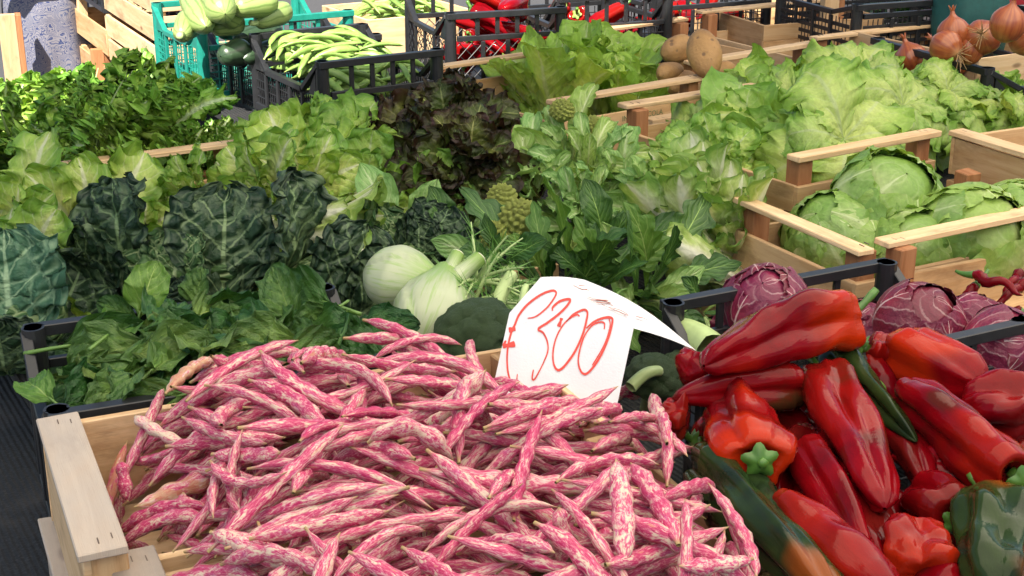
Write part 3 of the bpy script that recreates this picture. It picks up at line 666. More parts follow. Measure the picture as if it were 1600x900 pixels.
for i, (u, v, z, r, ax, lb) in enumerate(ICE):
    ball_head('iceberg_lettuce', lb, 'lettuce', P3(u, v, z), ax, r, 'wr_iceberg', M['iceberg'], 9, 3, 'lf_butter', None, 1.25, (70, 100), 'iceberg lettuces', 200 + i)
RAD = [
 (1196, 478, .215, .056, (-.2, -.5, .8), 'round radicchio behind the big red pepper in black crate'),
 (1437, 506, .215, .0545, (.2, -.4, .9), 'whole round radicchio with white veins, largest and in full view'),
 (1565, 545, .20, .050, (.3, -.7, .5), 'crumpled radicchio at the right edge below the chillies'),
 (1350, 520, .18, .045, (.1, -.2, 1), 'radicchio half hidden between pepper stem and round radicchio'),
 (1525, 505, .185, .042, (.4, .1, .9), 'small dark radicchio behind the crumpled one'),
]
for i, (u, v, z, r, ax, lb) in enumerate(RAD):
    ball_head('radicchio', lb, 'radicchio', P3(u, v, z), ax, r, 'wr_radicchio', M['radicchio'], 8, 1, 'lf_butter', None, 1.2, (80, 110), 'radicchio heads', 300 + i)
# heads lying or standing: (kind, u, v, z, size, axis, n, tilt range, label)
def heads(rows, name, cat, key, mat, group, seed, k=.66, dz=-.02, **kw):
    for i, (u, v, z, size, ax, n, tl, lb) in enumerate(rows):
        size *= k; z += dz
        a = Vector(ax).normalized()
        rosette(name, lb, cat, P3(u, v, z), a, size, key, M[mat] if isinstance(mat, str) else mat[0], n, tl, group=group, seed=seed + i, mats=None if isinstance(mat, str) else mat, **kw)
heads([
 (40, 262, .27, .30, (-.9, .1, .45), 50, (5, 88), 'curly endive head at far left with dark frilly tips'),
 (130, 261, .30, .30, (-.9, -.1, .5), 50, (5, 88), 'curly endive head on top of the pile with long pale stems'),
 (235, 262, .28, .30, (-.7, -.3, .6), 50, (5, 88), 'curly endive head with white stems curving to the right'),
 (290, 262, .27, .24, (.3, .1, .9), 44, (5, 85), 'upright curly endive at the right end of the pile'),
 (90, 262, .24, .28, (-.8, -.5, .3), 50, (5, 88), 'curly endive head lying low above the pale rail'),
 (200, 262, .23, .28, (-.6, -.7, .3), 50, (5, 88), 'curly endive head in front behind the pale rail'),
 (10, 262, .22, .28, (-.6, -.6, .3), 44, (5, 85), 'curly endive head cut by the left edge'),
 (300, 262, .22, .22, (.2, -.6, .6), 40, (5, 85), 'small curly endive tuft beside the crate post'),
 (130, 262, .26, .28, (-.9, -.2, .4), 46, (5, 88), 'curly endive head in the middle of the pile'),
 (40, 262, .26, .28, (-.8, -.3, .4), 46, (5, 88), 'curly endive head under the topmost at left'),
 (185, 243, .28, .28, (-.9, .2, .3), 46, (5, 88), 'curly endive head at the back below the skirt'),
 (330, 253, .26, .20, (.4, -.1, .8), 26, (5, 80), 'small curly endive by the black crates'),
], 'curly_endive', 'endive', 'lf_endive', 'endive', 'curly endive heads', 400, k=.70, dz=-.12)
heads([
 (40, 385, .22, .31, (-.2, -.9, .3), 18, (5, 72), 'escarole head with broad pale leaves at far left'),
 (135, 380, .22, .29, (.5, -.7, .4), 18, (5, 72), 'escarole head right of the far left one below the pale rail'),
 (25, 435, .21, .24, (-.3, -.8, .2), 16, (8, 75), 'escarole head low at left above the blue savoy leaf'),
 (215, 360, .22, .19, (.3, -.5, .6), 14, (8, 75), 'escarole head deep in the crate beside dark savoy'),
 (380, 320, .27, .25, (-.6, -.6, .45), 20, (5, 65), 'escarole in the middle of the stall beside the standing savoy'),
 (300, 340, .24, .20, (-.7, -.5, .3), 16, (5, 70), 'escarole with loose green leaves beside the crate post'),
 (470, 305, .27, .24, (.4, -.7, .5), 20, (5, 70), 'escarole head with frilled dark edges above the savoy'),
 (430, 365, .22, .22, (0, -.9, .3), 16, (5, 70), 'low escarole head behind the standing savoy leaves'),
], 'escarole', 'escarole', 'lf_escarole', 'escarole', 'escarole heads', 430, k=.56, dz=-.05)
heads([
 (425, 220, .29, .22, (-.3, -.2, .9), 18, (5, 65), 'green leaf lettuce by the foot of black bean crate'),
 (520, 220, .29, .22, (.1, -.4, .9), 18, (5, 65), 'green leaf lettuce below the front of black bean crate'),
 (590, 230, .29, .22, (.3, -.4, .8), 18, (5, 65), 'green leaf lettuce beside the dark red lettuce'),
 (570, 290, .26, .22, (0, -.8, .5), 18, (5, 70), 'green leaf lettuce with ruffled pale leaf above white chicory'),
 (510, 290, .25, .20, (-.1, -.8, .5), 18, (5, 70), 'green leaf lettuce between escarole and white chicory'),
 (650, 335, .22, .20, (.2, -.8, .4), 18, (5, 70), 'loose green lettuce under the dark red lettuce'),
 (600, 345, .20, .20, (-.1, -.9, .3), 16, (5, 70), 'low green lettuce right of the white chicory'),
 (700, 355, .19, .18, (.2, -.8, .4), 16, (5, 70), 'green lettuce tuft beside the romanesco'),
], 'green_leaf_lettuce', 'lettuce', 'lf_green', 'greenleaf', 'green leaf lettuces', 460, k=.60, dz=-.05)
heads([
 (700, 187, .31, .24, (0, -.3, .9), 24, (4, 75), 'dark red leaf lettuce standing at the back of its row'),
 (735, 247, .29, .22, (.3, -.6, .7), 24, (4, 75), 'dark red leaf lettuce beside the tall cauliflower leaf'),
 (660, 252, .28, .22, (-.4, -.6, .7), 24, (4, 75), 'dark red leaf lettuce nearest the green lettuces'),
 (695, 292, .25, .20, (0, -.9, .4), 22, (4, 75), 'dark red leaf lettuce at the front of its row'),
], 'red_leaf_lettuce', 'lettuce', 'lf_red', 'redleaf', 'dark red leaf lettuces', 490, k=.57, dz=-.04)
heads([
 (860, 132, .33, .27, (-.1, .1, 1), 14, (3, 42), 'tall romaine lettuce standing nearest the red peppers'),
 (935, 119, .33, .27, (.15, .1, 1), 14, (3, 45), 'tall romaine lettuce with a broad ribbed leaf'),
 (985, 149, .31, .24, (.5, -.1, .8), 14, (3, 50), 'romaine lettuce leaning right under the thin rail'),
 (850, 179, .28, .20, (-.4, -.3, .8), 12, (5, 60), 'short romaine lettuce beside the dark red lettuce'),
 (960, 179, .28, .20, (.3, -.5, .7), 12, (5, 60), 'romaine lettuce with drooping leaves over the printed board'),
], 'romaine_lettuce', 'lettuce', 'lf_romaine', 'romaine', 'romaine lettuces', 510, k=.98, dz=-.135)
heads([
 (1085, 255, .23, .15, (-.2, -.6, .7), 20, (4, 75), 'dark frilly escarole between cauliflower leaves and butterheads'),
 (1120, 262, .23, .14, (0, -.8, .5), 18, (4, 75), 'small dark escarole in front of the butterheads'),
], 'dark_escarole', 'escarole', 'lf_green', 'greenleaf', 'dark escarole heads', 530)
caul = [M['caul'], M['caul'], M['caul_pale']]
heads([
 (862, 215, .27, .23, (-.4, -.2, .9), 12, (6, 55), 'cauliflower leaf whorl with one tall leaf by dark lettuce'),
 (930, 315, .225, .19, (.2, -.5, .8), 16, (6, 65), 'cauliflower leaf whorl below the printed crate'),
 (1015, 318, .225, .18, (.3, -.6, .7), 16, (6, 65), 'cauliflower leaf whorl left of the butterheads'),
 (900, 275, .25, .20, (0, -.7, .7), 16, (6, 65), 'cauliflower leaf whorl around small romanesco'),
 (800, 275, .25, .20, (-.3, -.6, .7), 14, (6, 65), 'cauliflower leaf whorl at the romanesco left side'),
 (980, 310, .22, .19, (.2, -.8, .5), 14, (6, 65), 'cauliflower leaf whorl above the dark chicory'),
 (900, 345, .20, .17, (0, -.8, .5), 12, (6, 65), 'cauliflower leaf whorl right of the romanesco'),
], 'cauliflower', 'cauliflower', 'lf_caul', caul, 'cauliflower leaf whorls', 540, k=.68, dz=-.035)
heads([
 (1080, 300, .225, .24, (-.3, .1, .9), 18, (2, 20), 'pale chicory head leaning on the butterhead crate'),
 (1115, 345, .21, .24, (-.2, -.1, 1), 18, (2, 22), 'pale chicory head by the iceberg crate rail'),
 (1105, 405, .17, .22, (-.9, .1, .45), 16, (2, 20), 'white ribbed chicory head lying toward the radicchio crate'),
 (1040, 335, .205, .22, (-.4, .1, .9), 16, (2, 24), 'pale green chicory head beside the cauliflower leaves'),
 (1050, 297, .22, .20, (-.2, .1, 1), 14, (2, 24), 'pale chicory head at the back of its row'),
 (1130, 375, .19, .20, (-.7, -.3, .6), 14, (2, 20), 'pale chicory head at right end resting on the crate edge'),
], 'white_chicory', 'chicory', 'lf_stalk', 'endive_white', 'pale chicory heads', 560, k=.8, dz=-.02)
heads([(515, 342, .245, .20, (1, -.1, .12), 12, (2, 14), 'white chicory lying sideways behind the fennel')], 'white_chicory', 'chicory', 'lf_stalk', 'endive_white', 'pale chicory heads', 570, k=1.0)
heads([
 (850, 390, .20, .24, (-.1, -.3, .9), 6, (4, 45), 'dark chicory with a tall lance leaf behind sign'),
 (945, 375, .21, .25, (.5, -.1, .8), 7, (6, 50), 'dark serrated chicory standing behind the price sign'),
 (1015, 425, .19, .22, (.4, -.5, .6), 7, (10, 65), 'dark chicory bunch right of the price sign'),
 (960, 440, .18, .18, (.1, -.6, .6), 7, (6, 65), 'dark chicory tuft directly behind the sign top'),
], 'dark_chicory', 'chicory', 'lf_chicory', [M['chicory'], M['chicory'], M['spinach_pale']], 'dark chicory bunches', 580, k=.8, dz=-.02)
heads([
 (1040, 455, .175, .16, (.6, -.6, .3), 7, (10, 60), 'broad dark leaves drooping right of the price sign'),
 (1125, 500, .17, .12, (.6, -.5, .3), 5, (20, 70), 'broad dark leaf lying behind the big red pepper'),
 (1000, 385, .20, .16, (.2, -.6, .6), 8, (10, 60), 'broad dark leaves under the pale chicory'),
 (760, 440, .18, .14, (-.2, -.6, .5), 8, (10, 70), 'broad green leaves between fennel and price sign'),
 (640, 370, .19, .16, (0, -.6, .6), 8, (10, 70), 'broad blue-green leaves behind the fennel bulbs'),
 (720, 385, .185, .15, (.2, -.6, .5), 8, (10, 70), 'broad green leaves behind the fennel stalks'),
], 'broccoli_greens', 'greens', 'lf_smooth', [M['chicory'], M['caul']], 'broad leafy greens', 600, k=.85, dz=-.02)
re_ = random.Random(77)
for t in [o for o in C.objects if o.get('group') == 'curly endive heads']:
    for k in range(3):
        az = re_.uniform(0, 6.28); ti = re_.uniform(1.15, 1.6); d = Vector((math.sin(ti) * math.cos(az), math.sin(ti) * math.sin(az), math.cos(ti))); o_ = Vector((-math.sin(az), math.cos(az), 0)) * re_.uniform(-.05, .05) + Vector((math.cos(az), math.sin(az), -.6)) * .05
        P = [tuple(d * (.19 * x) + o_ * x * x) for x in np.linspace(0, 1, 12)]; V, F, uv = tube(P, np.linspace(.0046, .0016, 12), 8, .6); obj('stem', mesh('stem', V, F, uv), M['stem_pale'], t)
# savoy cabbages: (u, v, z, size, axis, mats, label)
def savoy(u, v, z, size, mat, label, seed, leaves):
    """leaves: (azimuth deg from camera-right, tilt from vertical deg, facing camera?, scale, dx, mat)"""
    t = thing('savoy_cabbage', label, 'cabbage', at(u, v, z), None, 'savoy cabbages'); rr = random.Random(seed)
    ball = heart(t, M['savoy_light'], size * .30); ball.location = (0, .05, size * .25)
    for lean, back, yaw, sc, dx, dy, mt in leaves:
        # leaf grows up: lean sideways, lean back away from the camera, yaw turns its face
        d = Vector((math.sin(R(lean)), math.sin(R(back)), math.cos(R(lean)) * math.cos(R(back)))).normalized()
        n = Vector((math.sin(R(yaw)), -math.cos(R(yaw)), .12))
        leaf_obj('lf_savoy', M[mt], t, basis_q(d, n), (dx, dy, 0), size * sc, rr=rr)
savoy(228, 475, .12, .165, 'savoy', 'dark savoy cabbage with crinkled leaves at left of the group', 1, [(-14, 14, -34, 1.08, -.02, .03, 'savoy'), (-38, 6, -22, .85, -.02, -.01, 'savoy'), (6, 5, -8, .72, .045, -.02, 'savoy_light'), (-62, 20, -20, .7, -.03, -.03, 'savoy')])
savoy(350, 478, .12, .185, 'savoy', 'savoy cabbage with one large upright veined leaf facing front', 2, [(3, 10, 10, .98, .0, -.01, 'savoy'), (17, 6, 84, 1.08, .075, .0, 'savoy'), (-24, 22, -30, .62, -.06, .03, 'savoy_light'), (-10, -25, 0, .40, -.03, -.05, 'savoy')])
savoy(490, 510, .10, .165, 'savoy', 'dark savoy cabbage leaning right against the fennel', 3, [(24, 16, 22, .95, .02, 0, 'savoy'), (52, 12, 35, .85, .04, -.02, 'savoy')])
savoy(30, 565, .08, .185, 'savoy_blue', 'blue-green savoy cabbage at the far left with pale vein net', 4, [(-5, 10, 0, 1.0, .0, .0, 'savoy_blue'), (-40, 16, -25, .9, -.03, .03, 'savoy_blue'), (25, 20, 20, .8, .02, .05, 'savoy'), (10, -35, 10, .7, .0, -.05, 'savoy')])
savoy(560, 425, .15, .125, 'savoy_light', 'pale green savoy cabbage behind the fennel bulbs', 5, [(-12, 40, -10, .9, 0, 0, 'savoy_light'), (20, 45, 15, .8, .04, .02, 'savoy_light'), (50, 30, 40, .7, .05, .04, 'savoy'), (35, 20, 20, .8, .08, .05, 'savoy')])
savoy(655, 430, .13, .12, 'savoy', 'small dark savoy cabbage behind the fennel stalks', 6, [(0, 10, 0, .7, 0, 0, 'savoy'), (30, 20, 25, .75, .03, .02, 'savoy'), (-25, 20, -20, .7, -.03, .02, 'savoy')])

# ------------------------------------------------------------------ heaps: each item is dropped on a height map
class Heap:
    def __init__(s, o, yaw, lx, ly, base, res=.003):
        s.o = Vector(o); s.a, s.b = frame(yaw); s.yaw = yaw; s.res = res; s.nx, s.ny = int(lx / res), int(ly / res); s.lx, s.ly = lx, ly
        X, Y = np.meshgrid((np.arange(s.nx) + .5) * res, (np.arange(s.ny) + .5) * res, indexing='ij'); s.h = base(X, Y) * np.ones_like(X)
    def look(s, x, y):
        i = np.clip((np.asarray(x) / s.res).astype(int), 0, s.nx - 1); j = np.clip((np.asarray(y) / s.res).astype(int), 0, s.ny - 1); return s.h[i, j]
    def drop(s, x, y, ang, L, r, k=0.0, n=15, sink=.25, maxq=.03, qk=0.0, maxres=.03, maxslope=.6):
        t = np.linspace(-1, 1, n); ca, sa = math.cos(ang), math.sin(ang); off = k * L * (t ** 2 - .33)
        px = x + L / 2 * t * ca - off * sa; py = y + L / 2 * t * sa + off * ca
        if px.min() < -.02 or px.max() > s.lx + .02 or py.min() < -.02 or py.max() > s.ly + .02: return None
        d = r * .6
        hz = np.max([s.look(px, py), s.look(px + d, py), s.look(px - d, py), s.look(px, py + d), s.look(px, py - d)], 0) + r * .9
        A = np.stack([np.ones(n), t, t * t], 1); c = np.linalg.lstsq(A, hz, rcond=None)[0]; c[2] = np.clip(c[2], -maxq, maxq * .5) + qk; c[1] = np.clip(c[1], -maxslope * L / 2, maxslope * L / 2)
        z = A @ c; res = (hz - z).max(); z = z + res * (1 - sink)
        if res > maxres: return None
        tt = np.linspace(-.96, .96, 36); off = k * L * (tt ** 2 - .33); qx = x + L / 2 * tt * ca - off * sa; qy = y + L / 2 * tt * sa + off * ca; qz = np.interp(tt, t, z)
        m = int(r / s.res) + 1
        for X, Y, Z in zip(qx, qy, qz):
            i0, j0 = int(X / s.res), int(Y / s.res); ia, ib, ja, jb = max(0, i0 - m), min(s.nx, i0 + m + 1), max(0, j0 - m), min(s.ny, j0 + m + 1)
            if ia >= ib or ja >= jb: continue
            XX, YY = np.meshgrid((np.arange(ia, ib) + .5) * s.res - X, (np.arange(ja, jb) + .5) * s.res - Y, indexing='ij'); D = r * r - XX ** 2 - YY ** 2
            s.h[ia:ib, ja:jb] = np.maximum(s.h[ia:ib, ja:jb], np.where(D > 0, Z + np.sqrt(np.maximum(D, 0)), -9))
        return px, py, z
    def world(s, px, py, z):
        return np.stack([s.o.x + s.a.x * px + s.b.x * py, s.o.y + s.a.y * px + s.b.y * py, z], 1)
def resample(P, n):
    t = np.linspace(0, 1, len(P)); u = np.linspace(0, 1, n); return np.stack([np.interp(u, t, P[:, k]) for k in range(3)], 1)
def smooth_path(P, n):
    Q = resample(P, n); k = np.array([.25, .5, .25])
    for _ in range(3): Q[1:-1] = (Q[:-2] + 2 * Q[1:-1] + Q[2:]) / 4
    return Q
def pod_mesh(name, P, r, seed, lumps=6, n=12, nu=40, squash=.74, lump=.15, tail=True, stem=True):
    rr = np.random.default_rng(seed); Q = smooth_path(P, nu); t = np.linspace(0, 1, nu)
    ph = rr.uniform(0, 1); prof = np.interp(t, [0, .015, .05, .10, .2, .5, .8, .90, .95, .975, 1], [.22, .2, .26, .62, .92, 1, .93, .62, .28, .13, .05])
    lm = lump * rr.uniform(.5, 1.4); prof = prof * (1 + lm * np.sin(2 * np.pi * (t * lumps + ph)) * np.clip(np.minimum(t - .1, .92 - t) * 12, 0, 1))
    nz = snoise(seed + 9, 2, 6, 3.0)
    up = rr.normal(size=3); up[2] += .8
    V, F, uv = tube(Q, r * prof, n, squash, up, lambda t, th: 1 + .06 * nz(t * 3, np.cos(th)) + .05 * nz(t * 6 + 3, np.sin(th)))
    return mesh(name, V, F, uv)

# --- speckled bean pods
BY = 24.0; ba, bb = frame(BY)
bo = at(62, 655, .235); bo.z = 0; bo = bo - bb * .60 + ba * .012          # local frame: x along the crate, y to its back board
def bean_base(X, Y):
    e = np.clip((X - .02) / .16, 0, 1); e = e * e * (3 - 2 * e); f = np.clip((.60 - Y) / .10, .25, 1); g = np.clip((.56 - X) / .16, 0, 1); fr = np.clip(Y / .3, 0, 1)
    return .122 + .022 * e * f * g ** .6 + .008 * np.sin(X * 16 + Y * 9) * e
def bean_top(X, Y):
    # height the heap is piled to: low along the left end, rising over the back board, falling to the right
    e = np.clip((X - .008) / .13, 0, 1); e = e * e * (3 - 2 * e); g = np.clip((.62 - X) / .20, 0, 1); f = np.clip((.62 - Y) / .06, .0, 1)
    sg = np.exp(-((X - .50) / .10) ** 2 - ((Y - .44) / .10) ** 2)
    return .168 + .110 * e * g ** .5 * (.8 + .2 * f) - .045 * sg + .030 * e * np.exp(-((Y - .30) / .05) ** 2) + .012 * np.exp(-((X - .27) / .12) ** 2 - ((Y - .52) / .10) ** 2)
hb = Heap(bo, BY, .58, .66, bean_base); hb.h[:, int(.306 / .003):int(.318 / .003)] = .197     # the front board of the rear crate carries pods too
def in_frame(p, mu=60, mv=70): u, v = pr(p); return -mu < u < 1600 + mu and -mu < v < 900 + mv
low = []; BEANS = []
r_ = random.Random(11)
def try_bean(i, store):
    for _ in range(40):
        cx_ = np.array([r_.uniform(.03, .535) for _q in range(7)]); cy_ = np.array([r_.uniform(.04, .592) for _q in range(7)])
        q_ = int(np.argmax(bean_top(cx_, cy_) - hb.look(cx_, cy_))); x, y = float(cx_[q_]), float(cy_[q_])
        a = r_.gauss(R(2), R(48)) if r_.random() < .7 else r_.uniform(-1.6, 1.6)
        L = r_.choice((.11, .125, .14, .15, .16, .17)) * r_.uniform(.92, 1.08); r = r_.uniform(.0062, .0084)
        if x < .14: L *= .8
        k = max(-.2, min(.2, r_.gauss(0, .085)))
        if not (.018 < x + abs(math.cos(a)) * -L / 2 and y + abs(math.sin(a)) * L / 2 < .60): continue
        sv = hb.h.copy(); p = hb.drop(x, y, a, L, r, k, qk=r_.uniform(-.003, .006), maxres=.018, sink=.42, maxslope=.42, maxq=.014)
        if p is None: continue
        tg = bean_top(p[0], p[1])
        if (p[2] - tg).max() > .022 or (p[2] - tg).mean() > .004: hb.h = sv; continue
        P = hb.world(*p)
        if not in_frame(P[7]): continue
        if any(pr(e_)[0] > 1065 + max(0, pr(e_)[1] - 640) * .45 for e_ in (P[0], P[-1])): hb.h = sv; continue
        if any(768 < pr(e_)[0] < 985 and pr(e_)[1] < 596 for e_ in P): hb.h = sv; continue
        store.append((P, r, L, k, a)); return True
    return False
for i in range(700): try_bean(i, low)
for i in range(300): try_bean(i, BEANS)
parts = [pod_mesh('b', P, r, 5000 + i, n=8, nu=22) for i, (P, r, L, k, a) in enumerate(low)]
def join_uv(name, ms):
    V, F, U = [], [], []
    for me in ms:
        o = len(V); V += [tuple(v.co) for v in me.vertices]; F += [[i + o for i in p.vertices] for p in me.polygons]
        u = np.zeros(len(me.loops) * 2, np.float32); me.uv_layers[0].data.foreach_get('uv', u); U.append(u); bpy.data.meshes.remove(me)
    return mesh(name, V, F, np.concatenate(U))
o = obj('bean_pod_layer', join_uv('bean_pod_layer', parts), M['bean'], kind='stuff'); o['label'] = 'lower layer of speckled bean pods buried in the heap'; o['category'] = 'beans'; o.color = (.5, .3, 0, 1)
def rotate_at(P, q, c): return np.array([tuple(q @ (Vector(x) - c) + c) for x in P])
# pods that stick out of the heap, as the photograph shows: (base px, tip px, z base, z tip, radius, bend, magenta, label)
SPECIAL = [
 ((545, 610), (503, 540), .275, .315, .0085, .0, .75, 'pink pod sticking up at the back edge beside the spinach'),
 ((200, 790), (190, 725), .150, .195, .0075, .0, 1.0, 'short dark pink pod standing alone in the left corner of crate'),
 ((285, 850), (287, 775), .205, .255, .0085, .0, .6, 'pod standing upright at the left end near the front rail'),
 ((975, 890), (962, 725), .240, .275, .0095, .02, .55, 'long upright pod standing at the right front of the heap'),
 ((1060, 860), (985, 730), .240, .270, .0090, .02, .95, 'deep pink pod leaning upright beside the long upright one'),
 ((1042, 700), (1017, 620), .255, .300, .0085, .0, .35, 'cream pod sticking up beside the small red pepper'),
 ((1160, 865), (1128, 770), .225, .262, .0045, .0, .7, 'thinnest pod, leaning towards the blackish green pepper'),
 ((880, 890), (873, 800), .245, .270, .0095, .0, .55, 'pod standing upright in the middle of the front edge'),
 ((640, 690), (760, 585), .285, .315, .0105, .03, .25, 'fat pale pod slanting up to the left of the price sign'),
 ((775, 690), (740, 640), .285, .300, .0095, .03, .45, 'short pod just below the fat pale pod'),
 ((1050, 618), (890, 640), .280, .275, .0090, .05, .6, 'long pod lying across the foot of the white sign'),
 ((655, 740), (1000, 770), .290, .280, .0092, .02, .42, 'longest pod lying straight across the middle of the heap'),
 ((575, 700), (710, 730), .300, .285, .0100, .30, .4, 'strongly arched pod with pale pink streaks in the middle'),
 ((420, 700), (210, 800), .275, .215, .0098, -.03, .3, 'long brownish pod sloping down to the left end'),
 ((640, 770), (370, 860), .290, .255, .0105, .03, .35, 'thick pale pod sloping down towards the front left'),
 ((735, 765), (815, 830), .285, .270, .0100, .0, .45, 'pod with a large brown blotch in the middle'),
 ((260, 630), (530, 610), .262, .285, .0098, .02, .55, 'long pod at the top left overhanging the back board'),
 ((1085, 705), (900, 790), .265, .275, .0095, .02, .65, 'pod lying from the middle towards the red peppers'),
 ((330, 840), (460, 900), .245, .235, .0105, -.03, .4, 'broad pod pointing down to the front edge at left'),
 ((1175, 880), (1060, 892), .225, .230, .0085, -.03, .6, 'pod at the right front corner nearest the blackish green pepper'),
]
def on_heap(px, dz):
    z = .26
    for _ in range(6):
        p = at(*px, z); q = p - bo; z = .6 * z + .4 * (float(hb.look(np.array([q.dot(ba)]), np.array([q.dot(bb)]))[0]) + dz)
    return at(*px, z)
for i, (b, t_, zb, zt, r, k, mg, lb) in enumerate(SPECIAL):
    p0, p1 = on_heap(b, .002), on_heap(t_, .004 + max(0, zt - zb)); n = 15; s = np.linspace(0, 1, n)[:, None]; P = np.array(p0)[None] * (1 - s) + np.array(p1)[None] * s
    side = Vector((0, 0, 1)) if k > .2 else (p1 - p0).cross(Vector((0, -1, .5))).normalized()
    P = P + np.array([0, 0, r * .5])[None] + np.array(side)[None] * (k * (p1 - p0).length * (1 - (2 * s - 1) ** 2))
    o = obj('bean_pod', pod_mesh('bean_pod', P, r, 8000 + i, lumps=max(2, round((p1 - p0).length / .027))), M['bean']); tag(o, lb, 'bean pod', 'speckled bean pods'); o.color = (.25 + .35 * mg, 1.0 if 'blotch' in lb else .1 if 'brown' not in lb else .7, 0, 1)
for i, (P, r, L, k, a) in enumerate(BEANS):
    mg = r_.random(); o = obj('bean_pod', pod_mesh('bean_pod', P, r, 6000 + i, lumps=r_.choice((4, 5, 6, 7))), M['bean']); o.color = (.15 + .65 * mg, 1.0 if r_.random() < .10 else r_.random() ** 3 * .6, 0, 1)
    (u0, v0), (u1, v1) = pr(P[0]), pr(P[-1]); um, vm_ = pr(P[7]); dx, dy = u1 - u0, v1 - v0
    if dx < 0: dx, dy = -dx, -dy
    c = 'pale cream' if mg < .25 else 'pink streaked' if mg < .65 else 'deep magenta'
    sl = math.degrees(math.atan2(-dy, dx)); d = 'lying level' if abs(sl) < 14 else 'pointing to the viewer' if abs(sl) > 62 else 'rising to the right' if sl > 0 else 'sinking to the right'
    sz = 'long' if L > .135 else 'short'; bd = 'curved ' if abs(k) > .08 else ''
    zone = 'at the left end' if um < 330 else 'in front by the rim' if vm_ > 800 else 'under the sign' if 770 < um < 1000 and vm_ < 720 else 'beside the peppers' if um > 1000 else 'at the back' if vm_ < 660 else 'amid the heap'
    tag(o, f'{sz} {bd}{c} pod {d} {zone}', 'bean pod', 'speckled bean pods')

# ------------------------------------------------------------------ peppers
PROF = {'horn': [(0, .12), (.012, .5), (.03, .80), (.08, .98), (.2, 1), (.45, .86), (.7, .66), (.88, .42), (.96, .24), (1, .03)],
        'blunt': [(0, .12), (.012, .5), (.03, .82), (.08, .99), (.3, 1), (.6, .88), (.85, .68), (.95, .48), (.99, .22), (1, .05)],
        'bell': [(0, .15), (.02, .55), (.06, .88), (.15, 1.02), (.5, 1), (.8, .86), (.93, .62), (.98, .34), (1, .06)]}
def pepper(label, p0, p1, rad, prof='blunt', color=(.3, .1, 0), bend=(0, 0, 0), stem=(.05, (0, 0, .3)), seed=0, lob=3, lobe=.24, name='red_pepper', group='peppers', nu=52, n=48, cat='pepper', roll=None, dents=.22, small=False):
    rr = np.random.default_rng(seed); p0, p1 = Vector(p0), Vector(p1); ax = p1 - p0; L = ax.length; d = ax.normalized()
    rad *= .87; t_ = thing(name, label, cat, p0, None, group)
    tt = np.concatenate([np.linspace(0, .09, 9), np.linspace(.12, .92, nu - 17), np.linspace(.94, 1, 8)])
    pr_ = np.interp(tt, *np.array(PROF[prof]).T); pos = tt.copy(); pos[:6] = np.array([.075, .03, .0, -.004, .008, .03]); pos = np.maximum.accumulate(np.concatenate([pos[:2], pos[2:]])) if False else pos
    k = Vector(bend); P = np.array([tuple(d * (L * x) + k * (L * (4 * x * (1 - x)) * .5)) for x in pos])
    Tn = np.tile(np.array(d), (len(tt), 1)); u = Vector((0, 0, 1)) if abs(d.z) < .9 else Vector((0, 1, 0)); N_ = (u - d * u.dot(d)).normalized(); B_ = d.cross(N_)
    th = np.arange(n) * 2 * np.pi / n; ph = rr.uniform(0, 6.28) if roll is None else roll; nz = snoise(seed + 5, 3, 6, 2.2); nz2 = snoise(seed + 6, 3, 9, 4.5)
    TT, TH = np.meshgrid(tt, th, indexing='ij'); la = lobe * np.clip(1.15 - .35 * TT, 0, 1) * np.clip(TT * 20 + .3, 0, 1)
    tw = rr.uniform(-.7, .7)
    c_ = np.cos(lob * (TH + tw * TT) + ph); rad_ = rad * pr_[:, None] * (1 + la * (1 - 2 * (1 - np.abs(np.cos((lob * (TH + tw * TT) + ph) / 2))) ** .8 if True else 0) - lobe * .15 + dents * nz(np.cos(TH) * 1.1, np.sin(TH) * 1.1, TT * 2.4) + .055 * nz2(np.cos(TH) * 1.4, np.sin(TH) * 1.4, TT * 1.6))
    V = P[:, None, :] + rad_[:, :, None] * (np.cos(TH)[:, :, None] * np.array(N_) + np.sin(TH)[:, :, None] * np.array(B_))
    Fq, uv = gridF(len(tt), n, True); b = obj('flesh', mesh('flesh', V.reshape(-1, 3), Fq, uv), M['pepper'], t_); b.color = (*color, 1)
    if stem and stem[0] > 0:
        sl, sb = stem; q = np.linspace(0, 1, 10)[:, None]; sd = -d
        SP = np.array(d * (L * .05))[None] * (1 - q) + q * (np.array(sd * sl)[None]) + np.array(Vector(sb) * sl)[None] * q ** 2
        V, F, uv = tube(SP, np.interp(np.linspace(0, 1, 10), [0, .25, .8, .97, 1], [.0075, .0048, .0045, .0062, .0045]) * (rad / .035) ** .5, 9, mod=lambda t, th: 1 + .08 * np.cos(5 * th)); m_, n_ = 10, 9
        V, F, uv = add_caps(V, F, uv, m_, n_); obj('stalk', mesh('stalk', V, F, uv), M['stem_dark'], t_)
        # five-lobed calyx
        nr, nc = 5, 30; rr_ = np.linspace(.1, 1, nr)[:, None]; an = (np.arange(nc) * 2 * np.pi / nc)[None]
        Rr = rr_ * rad * .46 * (1 + .22 * rr_ * np.cos(5 * an + ph)); hz = -.004 + (.002 - rr_ * 0) * 0 + L * .005 * 0 + (rad * .10 * (1 - rr_ ** 2) * -1 + rad * .08 * rr_ ** 3) - rad * .06
        Vc = np.array(d) * hz[:, :, None] * np.ones((nr, nc, 1)) + Rr[:, :, None] * (np.cos(an)[:, :, None] * np.array(N_) + np.sin(an)[:, :, None] * np.array(B_))
        Fq, uv = gridF(nr, nc, True); obj('calyx', mesh('calyx', Vc.reshape(-1, 3), Fq, uv), M['stem_dark'], t_)
    return t_
def pp(label, s, e, zs, ze, rad, **kw): return pepper(label, at(*s, zs), at(*e, ze), rad, **kw)
